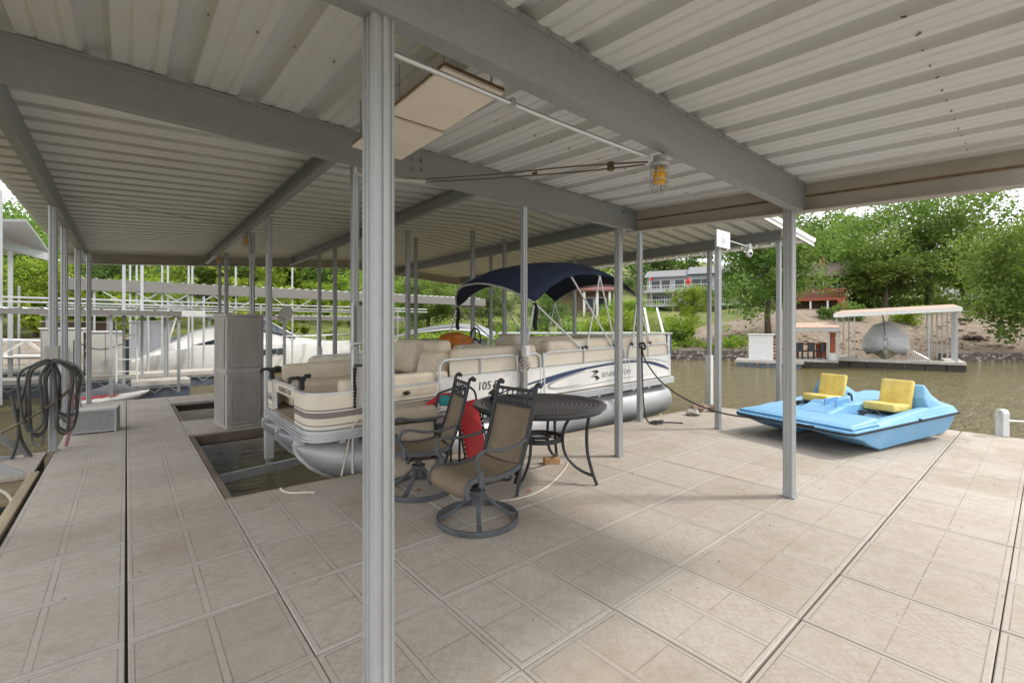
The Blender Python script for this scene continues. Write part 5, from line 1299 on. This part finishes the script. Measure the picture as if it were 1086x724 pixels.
r=deckdock(862,22.6,-1.4,1.2,-.4,2.6,'small dock with rusty tan roof and chairs by the shore'); r.scale=(.85,1,1)
b=MB(); b.loft([[(-1.5,-.6,1.94),(1.25,-.6,1.94),(1.25,-.6,2.0),(-1.5,-.6,2.0)],[(-1.5,2.6,2.2),(1.25,2.6,2.2),(1.25,2.6,2.26),(-1.5,2.6,2.26)]],sm=False); b.build('roof',M['tanroof'],r)
b=MB(); b.b2(-1.5,1.25,-.66,-.61,1.80,1.93); b.build('fascia',M['galv'],r)
for x in (-1.3,.75,1.15):
    b=MB(); b.b2(x-.05,x+.05,-.55,-.45,.421,1.94); b.build('roof_post',M['galv'],r)
b=MB(); b.b2(.82,1.1,.6,.7,.421,1.75); b.build('orange_door',M['redwood'],r)
b=MB(); b.b2(.75,1.15,-.3,.1,.421,.75); b.build('white_bin',M['whitesteel'],r)
for i in range(3):
    c=fr(845+i*12,22.9,-.08); q=empty('deck_chair',c,R40+PI+.2*i,('left','middle','right')[i]+' dark deck chair under the rusty tan dock roof','chair','deck chairs under the tan roof')
    b=MB(); b.b2(-.2,.2,-.2,.2,.36,.42); b.build('seat',M['black'],q)
    b=MB(); b.b2(-.2,.2,.17,.21,.421,.82); b.build('backrest',M['black'],q)
    for x in (-.18,.18):
        for y in (-.18,.18): b=MB(); b.b2(x-.02,x+.02,y-.02,y+.02,0,.359); b.build('leg',M['black'],q)
c=fr(856,24.0,-.08); q=empty('picnic_table',c,R40,'orange brown wooden table behind the deck chairs on the shore dock','table')
b=MB(); b.b2(-.9,.9,-.4,.4,.68,.74); b.build('tabletop',M['redwood'],q)
for x in (-.7,.7): b=MB(); b.b2(x-.05,x+.05,-.3,.3,0,.679); b.build('leg',M['redwood'],q)
r=deckdock(950,22.0,-3.2,3.0,-.4,.4,'boat lift dock with long rusty roof over the covered boat','boat_lift_dock'); r.scale=(.8,1,1)
b=MB(); b.b2(2.2,3.0,.41,3.5,.30,.42); b.build('side_walk',M['concrete'],r); b=MB(); b.b2(-2.9,-2.1,.41,3.5,.30,.42); b.build('side_walk',M['concrete'],r)
b=MB(); b.loft([[(-3.0,-.7,2.68),(2.8,-.7,2.88)],[(-3.0,3.6,2.98),(2.8,3.6,3.18)]],closed=False,caps=False,sm=False); o=b.build('roof',M['tanroof'],r); m=o.modifiers.new('t','SOLIDIFY'); m.thickness=.05
b=MB(); b.loft([[(x,-.76,z),(x,-.70,z),(x,-.70,z+.17),(x,-.76,z+.17)] for x,z in ((-3.0,2.50),(2.8,2.70))],sm=False); b.build('fascia',M['whitesteel'],r)
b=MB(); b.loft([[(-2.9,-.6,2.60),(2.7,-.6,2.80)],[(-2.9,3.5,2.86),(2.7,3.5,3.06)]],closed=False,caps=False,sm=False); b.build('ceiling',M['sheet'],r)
for x,y,h_ in [(-2.85,-.6,2.5),(-1.95,-.6,2.55),(-2.4,1.5,2.6),(2.6,-.6,2.7),(1.45,-.6,2.65),(-2.85,3.3,2.6)]+[(1.55+.24*k,3.3,2.75) for k in range(5)]+[(2.65,.3+.7*k,2.75) for k in range(4)]:
    b=MB(); b.b2(x-.03,x+.03,y-.03,y+.03,.421,h_); b.build('roof_post',M['galv'],r)
b=MB()
for k in range(9): b.tube([(.5+.1*k,-.45,1.0-.06*k),(.62+.1*k,-.45,.42)],.012,6)
b.tube([(.45,-.45,1.05),(1.5,-.45,.5)],.02,6); b.build('lift_arm',M['alum'],r)
# covered boat on lift
cb=fset('covered_boat',939,22.8,-.27,'boat under a grey fitted cover raised on the shore lift, bow facing us','boat')
b=MB(); rings=[]
for y,w_,zk,zs in ((0,.05,.62,1.0),(.3,.45,.35,1.03),(.9,.85,.12,1.02),(1.6,1.05,.02,.98),(3.4,1.08,.0,.95)):
    rings.append([(-w_,y,zs),(-w_*.92,y,zs*.5+zk*.5),(0,y,zk),(w_*.92,y,zs*.5+zk*.5),(w_,y,zs)])
b.loft(rings,sm=False); b.build('hull',M['white'],cb)
b=MB(); rings=[]
for y,w_,lo,hi in ((-.06,.09,.60,1.06),(.25,.52,.42,1.3),(.8,.92,.30,1.55),(1.5,1.12,.28,1.72),(3.4,1.14,.28,1.6)):
    rings.append([(-w_*.8,y,lo),(-w_,y,lo+.3),(-w_*.95,y,1.05),(-w_*.5,y,hi-.12),(0,y,hi),(w_*.5,y,hi-.12),(w_*.95,y,1.05),(w_,y,lo+.3),(w_*.8,y,lo)])
b.loft(rings,closed=False,caps=False,sm=True); o=b.build('cover',M['canvasg'],cb,sharp=25); m=o.modifiers.new('t','SOLIDIFY'); m.thickness=.02
b=MB(); b.tube([(0,.0,1.15),(-.15,.6,2.2)],.03,6); b.build('bow_strap',M['stripe'],cb); cb.scale=(.88,1,1.2)

# ------------------------------------------------------------ stone walls along the shore
def wall(px0,px1,Z0,Z1,h,label):
    mb=MB(); rings=[]; n=26
    for i in range(n+1):
        t=i/n; p=fr(px0+(px1-px0)*t,Z0+(Z1-Z0)*t,0); q_=.1*noise.noise(Vector((i*.7,0,0))); f=Vector((SY,CY,0))*.5
        rings.append([p+Vector((0,0,-.9))-f*.4,p+f+Vector((0,0,-.9)),p+f+Vector((0,0,h+q_)),p+Vector((0,0,h+q_))])
    mb.loft(rings,sm=False); tag(mb.build('stone_wall',M['stone']),label,'retaining wall','stone retaining walls on the shore')
wall(560,797,28.0,27.6,.12,'low stone retaining wall along the shore below the grassy bank')
wall(1003,1180,27.2,27.0,-.05,'low stone retaining wall at the foot of the rocky bank on the right')
# loose rocks on bank
rk=MB(); rr=random.Random(5)
for i in range(220):
    px=rr.uniform(770,1110); Z=28.6+abs(rr.gauss(0,3)); p=tp(px,Z); rk.ico((p.x,p.y,p.z+.02),rr.uniform(.05,.24),(1.2,1,.7),1,.5,seed=i)
tag(rk.build('bank_rubble',M['rock'],world=True),'scattered brown rocks over the bare right hand bank','rubble',kind='stuff')
for i,(px,Z,lab) in enumerate(((1020,35,'pile of dead branches and rocks high on the bare bank'),(1030,31,'smaller pile of dark rocks lower on the bare bank'))):
    p=tp(px,Z); b=MB()
    for k in range(16): b.ico((p.x+rr.uniform(-.8,.8),p.y+rr.uniform(-.5,.5),p.z+.1),rr.uniform(.1,.28),(1.3,1,.7),1,.6,seed=k+i*20)
    tag(b.build('rock_pile',M['bark']),lab,'rock pile')

# ------------------------------------------------------------ houses
def gable(name,mb,x0,x1,y0,y1,z0,zr,over=.3): pass
def windows(par,xs,y,z,w_=1.1,h_=1.3):
    for x in xs:
        b=MB(); b.b2(x-w_/2-.08,x+w_/2+.08,y-.06,y-.005,z-h_/2-.08,z+h_/2+.08); f=b.build('window',M['trim'],par)
        b=MB(); b.b2(x-w_/2,x+w_/2,y-.09,y-.061,z-h_/2,z+h_/2); b.build('pane',M['window'],f)
r=fset('apartment_house',757,70,3.6,'long grey hillside house with white balconies and grey shingle roof','house')
r['label']='long grey hillside house with white balconies and grey shingle roof'
b=MB(); b.b2(-11,13,0,9,.5,8.3); b.build('wall',M['siding'],r)
b=MB(); b.loft([[(x,-.6,8.2),(x,4.5,10.2),(x,9.6,8.2),(x,9.6,8.05),(x,4.5,10.0),(x,-.6,8.05)] for x in (-11.5,-4.2)],sm=False); b.loft([[(x,-.8,8.5),(x,4.5,10.7),(x,9.8,8.5),(x,9.8,8.35),(x,4.5,10.5),(x,-.8,8.35)] for x in (-4.15,13.5)],sm=False); b.build('roof',M['shingle'],r)
windows(r,(-9.5,-7.8,-5.5,-2.8,-1.2,1.4,3.2,5.5,8,10.5),0,6.6,1.5,1.7)
windows(r,(-9,-5.5,-2,1.5,5,8.5),0,3.2,2.0,1.7)
for z,lab in ((5.0,0),(2.0,1)):
    b=MB(); b.b2(-11.3,12.5,-2.6,-.02,z-.35,z); b.build('balcony_floor',M['lsiding'],r)
    b=MB(); b.b2(-11.3,12.5,-2.65,-2.58,z+1.05,z+1.15); b.b2(-11.3,12.5,-2.65,-2.58,z+.1,z+.18)
    x=-11.2
    while x<12.4: b.b2(x,x+.06,-2.64,-2.59,z+.181,z+1.05); x+=.42
    b.build('balcony_rail',M['trim'],r)
for x in (-10,-6.4,-3,.5,4.2,8.5):
    b=MB(); b.b2(x-.16,x+.16,-2.5,-2.2,-3,4.64); b.build('balcony_post',M['wood'],r)
b=MB(); b.b2(-6,.5,-4.5,-2.66,-.9,-.5); b.build('lower_deck',M['lsiding'],r)
r.scale=(.9,.9,.74)
for px,lab,o_ in ((714,'red folded patio umbrella at the middle of the upper balcony',0),(690,'small red flag by the left end of the upper balcony',1)):
    p=fr({714:730,690:689}[px],67.0,r.location.z+5.02*.74); q=empty('patio_umbrella' if not o_ else 'flag',p,R40,lab,'umbrella' if not o_ else 'flag')
    b=MB(); b.tube([(0,0,0),(0,0,2.5)],.05,6); b.build('pole',M['trim'],q)
    if not o_: b=MB(); b.lathe([(.75,1.0),(.6,1.3),(.75,1.6),(.45,2.1),(.08,2.6)],seg=8,sm=False); b.build('canopy',M['redfab'],q); q.scale=(.55,.55,.62)
    else: b=MB(); b.b2(.06,.7,-.02,.02,1.6,2.2); b.build('cloth',M['redfab'],q); q.scale=(.7,.7,.7)
r=fset('brown_house',884,44,tz(870,44)-1.3,'brown wooden house with red deck behind the boat lift, left of the big trees','house')
b=MB(); b.b2(-5,1.2,0,6,-.5,5.6); b.build('wall',M['bsiding'],r)
b=MB(); b.loft([[(x,-.5,5.6),(x,3,7.6),(x,6.5,5.6),(x,6.5,5.45),(x,3,7.4),(x,-.5,5.45)] for x in (-5.4,1.7)],sm=False); b.build('roof',M['brownroof'],r)
b=MB(); b.b2(-1.6,-.9,2.2,3.0,6.6,8.5); b.build('chimney',M['brick'],r)
windows(r,(-3.5,-1.6,.4),0,4.3,1.0,1.2)
b=MB(); b.b2(-5,1.3,-2.4,-.02,2.5,2.8); b.build('deck_floor',M['redwood'],r)
b=MB(); b.b2(-5,1.3,-2.45,-2.38,3.7,3.82)
x=-5
while x<1.2: b.b2(x,x+.08,-2.44,-2.39,2.82,3.7); x+=.3
b.build('deck_rail',M['redwood'],r)
for x in (-4.4,-2.4,-.6,1.0): b=MB(); b.b2(x-.1,x+.1,-2.3,-2.1,-1,2.5); b.build('deck_post',M['trim'],r)
b=MB(); b.tube([(.4,-2.6,2.7),(3.0,-3.2,-.6)],0,sq=(.3,.9)); b.build('stair',M['redwood'],r)
r.scale=(.75,.8,.8)
r=fset('cottage',622,60,tz(622,60)-.2,'small cottage with red brown roof high behind the boat canopy','house')
b=MB(); b.b2(-4,3.5,0,5,0,3.6); b.build('wall',M['bsiding'],r)
b=MB(); b.loft([[(x,-1.5,3.5),(x,2.5,5.6),(x,5.5,3.5),(x,5.5,3.3),(x,2.5,5.4),(x,-1.5,3.3)] for x in (-5,4.3)],sm=False); b.build('roof',M['redroof'],r)
for x in (-.5,1.2,2.8): b=MB(); b.b2(x-.14,x+.14,-1.3,-1.05,0,3.3); b.build('porch_post',M['trim'],r)
windows(r,(.3,2.0),0,1.9)
r=fset('hill_house',203,58,interp(58,HL)+2.0,'tan house with a chimney among the trees beyond the docks at left','house')
b=MB(); b.b2(-6,6,0,6,-3,1.2); b.build('wall',M['lsiding'],r)
b=MB(); b.loft([[(x,-.6,1.1),(x,3,3.0),(x,6.6,1.1),(x,6.6,.9),(x,3,2.8),(x,-.6,.9)] for x in (-6.5,6.5)],sm=False); b.build('roof',M['brownroof'],r)
b=MB(); b.b2(-1.9,-.6,2.4,3.6,1.8,4.6); b.build('chimney',M['brick'],r)
windows(r,(-4,-1,2,4.5),0,-.2,1.2,1.1)
r=fset('white_house',1020,62,tz(1020,62)+3,'bit of a white house showing through the trees at right','house')
b=MB(); b.b2(-2,2.5,0,5,-4,3.6); b.build('wall',M['trim'],r)
b=MB(); b.loft([[(x,-.4,3.5),(x,2.5,5),(x,5.4,3.5),(x,5.4,3.3),(x,2.5,4.8),(x,-.4,3.3)] for x in (-2.4,2.9)],sm=False); b.build('roof',M['shingle'],r)
windows(r,(-.6,1.2),0,2.2)

# ------------------------------------------------------------ trees
def leaf_cloud(clumps, nleaf, size, rnd, flat=1.0):
    V=[];F=[];T=[]
    for (c,rad,tint) in clumps:
        for _ in range(nleaf):
            while True:
                p=Vector((rnd.uniform(-1,1),rnd.uniform(-1,1),rnd.uniform(-1,1)))
                if p.length<1: break
            p=p*(.55+.45*p.length)/max(p.length,.01)*p.length
            q=c+Vector((p.x*rad,p.y*rad,p.z*rad*flat))
            n_=Vector((rnd.gauss(0,.8),rnd.gauss(0,.8),rnd.gauss(.35,.6)))
            if n_.length<.01: continue
            n_.normalize(); u=n_.orthogonal().normalized(); u=Matrix.Rotation(rnd.uniform(0,6.28),3,n_)@u; w_=n_.cross(u)
            s_=size*rnd.uniform(.6,1.3); k=len(V)
            V+= [q-u*s_,q-w_*s_*.5+n_*s_*.12,q+u*s_,q+w_*s_*.5+n_*s_*.12]; F.append((k,k+1,k+2,k+3))
            t=min(1,max(0,tint+rnd.uniform(-.3,.3))); T+= [t]*4
    return V,F,T
def mesh_leaves(name,V,F,T,mat):
    me=bpy.data.meshes.new(name); me.from_pydata([tuple(v) for v in V],[],F); me.materials.append(mat)
    a=me.attributes.new('tint','FLOAT','POINT'); a.data.foreach_set('value',T); return me
def proto_tree(seed,h,w_,trunk=.3,leaf=.16,ncl=64,nl=95,mats='leaf',cb=.28):
    """unit tree: height h, crown width w_. returns (trunk mesh, crown mesh)"""
    rnd=random.Random(seed); b=MB(); cl=[]
    tp_=[Vector((0,0,-.6))]; x=y=0
    for k in range(1,7): x+=rnd.uniform(-.12,.12); y+=rnd.uniform(-.12,.12); tp_.append(Vector((x,y,h*.75*k/6)))
    R0=h*.022*(trunk/.3)
    b.tube(tp_,[R0*1.25]+[R0*(1-.13*k) for k in range(1,7)],8)
    nb=11
    for i in range(nb):
        t=cb+.68*i/nb; a=i*2.4+rnd.uniform(-.4,.4); z=h*.75*t; j=min(5,int(t*6)); p=tp_[j].lerp(tp_[j+1],t*6-j)
        L=w_*.5*(1-.55*max(0,t-.45))*rnd.uniform(.65,1.05)
        e_=p+Vector((math.cos(a)*L,math.sin(a)*L,h*rnd.uniform(.07,.22)))
        m_=p.lerp(e_,.5)+Vector((0,0,-h*.02))
        b.tube(catmull([p,m_,e_],3),[R0*.42*(1-.13*k) for k in range(7)],6)
        for q in range(ncl//nb):
            s_=rnd.uniform(.35,1.1); c=p.lerp(e_,s_)+Vector((rnd.gauss(0,.13),rnd.gauss(0,.13),rnd.gauss(.02,.12)))*w_*.8
            cl.append((c,w_*rnd.uniform(.08,.17),rnd.uniform(.1,.9)))
        for q in range(2):
            e2=p.lerp(e_,.6)+Vector((rnd.gauss(0,.12)*w_,rnd.gauss(0,.12)*w_,rnd.uniform(.02,.1)*h)); b.tube([p.lerp(e_,.45),e2],[R0*.2,R0*.07],5)
    for q in range(8): cl.append((Vector((x+rnd.gauss(0,.13)*w_,y+rnd.gauss(0,.13)*w_,h*rnd.uniform(.78,.95))),w_*rnd.uniform(.08,.14),rnd.uniform(.3,1)))
    me=bpy.data.meshes.new('trunk'); me.from_pydata(b.v,[],b.f); me.materials.append(M['bark']); me.polygons.foreach_set('use_smooth',[True]*len(b.f))
    return me, mesh_leaves('crown',*leaf_cloud(cl,nl,leaf,rnd),M[mats])
PT=[proto_tree(1,10,8,leaf=.14,ncl=110,nl=150),proto_tree(2,10,7,leaf=.14,mats='leaf',ncl=99,nl=140),proto_tree(3,10,8.5,leaf=.14,mats='leafy',ncl=99,nl=140),proto_tree(4,10,6.5,leaf=.14,mats='leafd',ncl=99,nl=140),
    proto_tree(5,10,9.5,leaf=.13,ncl=132,nl=150,cb=.3),proto_tree(6,10,8,leaf=.15,ncl=66,nl=100,mats='leafd',cb=.2)]
def tree(k,px,Z,top,wpx,label,rz=0,name='shade_tree',group='trees on the far shore',zb=None):
    p=tp(px,Z); zb_=p.z if zb is None else zb; h=hz(top,Z)-zb_; w0=(8,7,8.5,6.5,9.5,8)[k]; sw=(wpx*Z/483)/w0/1.08
    r=empty(name,(p.x,p.y,zb_),rz,label,'tree',group); r.scale=(sw,sw,h/9.6)
    for nm,me in zip(('trunk','crown'),PT[k]):
        o=bpy.data.objects.new(nm,me); C.objects.link(o); o.parent=r
    return r
tree(0,815,32,228,125,'big dark green shade tree on the bare bank left of the deck post',.5)
tree(2,735,47,303,48,'small bright lime green tree on the grass below the grey house',1,name='young_tree')
tree(4,985,44,205,165,'tallest spreading tree with thick trunk above the covered boat',2)
tree(1,940,42,262,95,'mid green tree standing over the boat lift roof',0)
tree(2,905,46,262,62,'yellow green tree left of the tallest tree',2.2)
tree(0,1096,27.5,240,135,'broad green tree overhanging the shore at the right edge',3)
tree(2,1080,44,238,100,'bright green treetop at the right edge behind the shore tree',1)
tree(3,870,56,228,110,'dark tree rising behind the brown house',0)
tree(1,1020,54,262,90,'tree between the tallest tree and the right edge',4)
tree(0,455,40,298,90,'leafy tree on the grass behind the grey boathouse roof',1)
tree(5,520,42,300,80,'dark tree seen under the front of the navy canopy',2)
tree(5,580,38,312,62,'dark tree seen right of the midship post under the canopy',3)
tree(2,665,46,318,55,'bright green bushy tree between canopy and grey house',4)
tree(1,720,56,290,60,'tree behind the left end of the grey house',5) if False else None
tree(2,400,46,292,90,'bright yellow green tree left of the foreground post area',2)
tree(2,38,36,272,95,'yellow green tree behind the gangway at far left',1)
tree(0,-10,40,225,130,'tall mid green tree at the left picture edge',2)
tree(5,110,44,255,110,'dark tree behind the tall pale locker',3)
tree(2,150,40,295,90,'bright green tree over the far dock roofs',0)
tree(1,240,52,270,110,'green tree to the right of the house with the chimney',1)
tree(3,320,56,262,120,'dark green tree rising behind the cruiser',2)
tree(2,345,46,300,60,'lime green tree behind the cruiser bow',3)
tree(5,700,96,258,110,'dark tree on the ridge over the left part of the grey house',1)
# bushes
def proto_bush(seed,mats):
    rnd=random.Random(seed); cl=[(Vector((rnd.gauss(0,.35),rnd.gauss(0,.35),rnd.uniform(.15,.8))),rnd.uniform(.2,.38),rnd.uniform(0,1)) for _ in range(16)]
    return mesh_leaves('foliage',*leaf_cloud(cl,90,.07,rnd),M[mats])
PB=[proto_bush(11,'leafy'),proto_bush(12,'leaf')]
BL=[(727,34,2.2,'bright shrub at the top of the stone wall, right of the ramp'),(716,31,1.5,'lower bright shrub beside the wall, nearest the ramp'),(728,40,1.0,'small round shrub in the middle of the lawn'),(600,33,1.8,'leafy shrub behind the boat seats, left of the canopy poles'),(640,34,2.0,'leafy shrub behind the boat right of the canopy poles'),(560,33,1.6,'shrub on the shore right of the midship post'),(670,40,2.4,'large shrub on the slope below the cottage'),(905,36,1.5,'green shrub beneath the boat lift roof left of the covered boat'),(962,34,1.6,'green shrub behind the covered boat on its right'),(880,36,1.3,'small shrub beside the brown house stair')]
for i,(px,Z,s_,lab) in enumerate(BL):
    o=bpy.data.objects.new('shrub',PB[i%2]); C.objects.link(o); o.location=tp(px,Z,-.1); o.scale=(s_,s_,s_*.9); o.rotation_euler=(0,0,i*1.3); tag(o,lab,'shrub','shrubs on the shore')
# long grass and undergrowth: stuff
rnd=random.Random(77); cl=[]
for _ in range(420):
    px=rnd.uniform(430,800); Z=28.5+abs(rnd.gauss(0,1))*11; 
    if Z>64 or (px>715 and Z>31 and rnd.random()<.93): continue
    s_=rnd.uniform(.3,.9)*(1 if Z<45 else 1.5); cl.append((tp(px,Z,s_*.3),s_,rnd.uniform(0,1)))
V_,F_,T_=leaf_cloud(cl,55,.13,rnd,.6); o=bpy.data.objects.new('undergrowth',mesh_leaves('undergrowth',V_,F_,T_,M['leafy'])); C.objects.link(o); tag(o,'weeds and low green undergrowth along the shore bank','undergrowth',kind='stuff')
cl=[]
for _ in range(120):
    px=rnd.uniform(905,1130); Z=rnd.uniform(43,56); s_=rnd.uniform(.7,1.8); cl.append((tp(px,Z,s_*.35),s_,rnd.uniform(0,1)))
V_,F_,T_=leaf_cloud(cl,70,.15,rnd,.7); o=bpy.data.objects.new('hedge_thicket',mesh_leaves('hedge_thicket',V_,F_,T_,M['leaf'])); C.objects.link(o); tag(o,'dense green thicket at the top of the bare bank','thicket',kind='stuff')
# woods: far-off mass
def woods(name,specs,mat,seed,nleaf,size,label):
    rnd=random.Random(seed); cl=[]
    for px0,px1,Z0,Z1,n,h0,h1 in specs:
        for _ in range(n):
            px=rnd.uniform(px0,px1); Z=rnd.uniform(Z0,Z1); h=rnd.uniform(h0,h1); p=tp(px,Z); w_=h*.5; 
            for k in range(12):
                f=rnd.uniform(.12,1); a=rnd.uniform(0,6.28); rr_=w_*.5*math.sqrt(max(0,1-(f-.45)**2*2.4))*rnd.uniform(.3,1)
                cl.append((p+Vector((math.cos(a)*rr_,math.sin(a)*rr_,h*f)),w_*rnd.uniform(.16,.30),rnd.uniform(0,1)))
    V_,F_,T_=leaf_cloud(cl,nleaf,size,rnd,.8)
    o=bpy.data.objects.new(name,mesh_leaves(name,V_,F_,T_,M[mat])); C.objects.link(o); tag(o,label,'woods',kind='stuff')
woods('far_woods',[(-120,420,50,95,85,8,13),(380,640,62,100,45,8,13)],'leaf',21,36,.33,'mixed green woods covering the hill behind the docks')
woods('ridge_woods',[(-150,900,88,130,80,11,16)],'leafd',22,34,.45,'darker woods along the ridge above the houses')
woods('bright_woods',[(-120,430,42,60,32,5,9),(-140,440,33,40,34,2.6,4.5)],'leafy',23,40,.26,'bright green trees at the foot of the left hill')
woods('right_woods',[(860,1180,62,84,20,6,9)],'leaf',24,50,.3,'green woods behind the tall trees on the right')
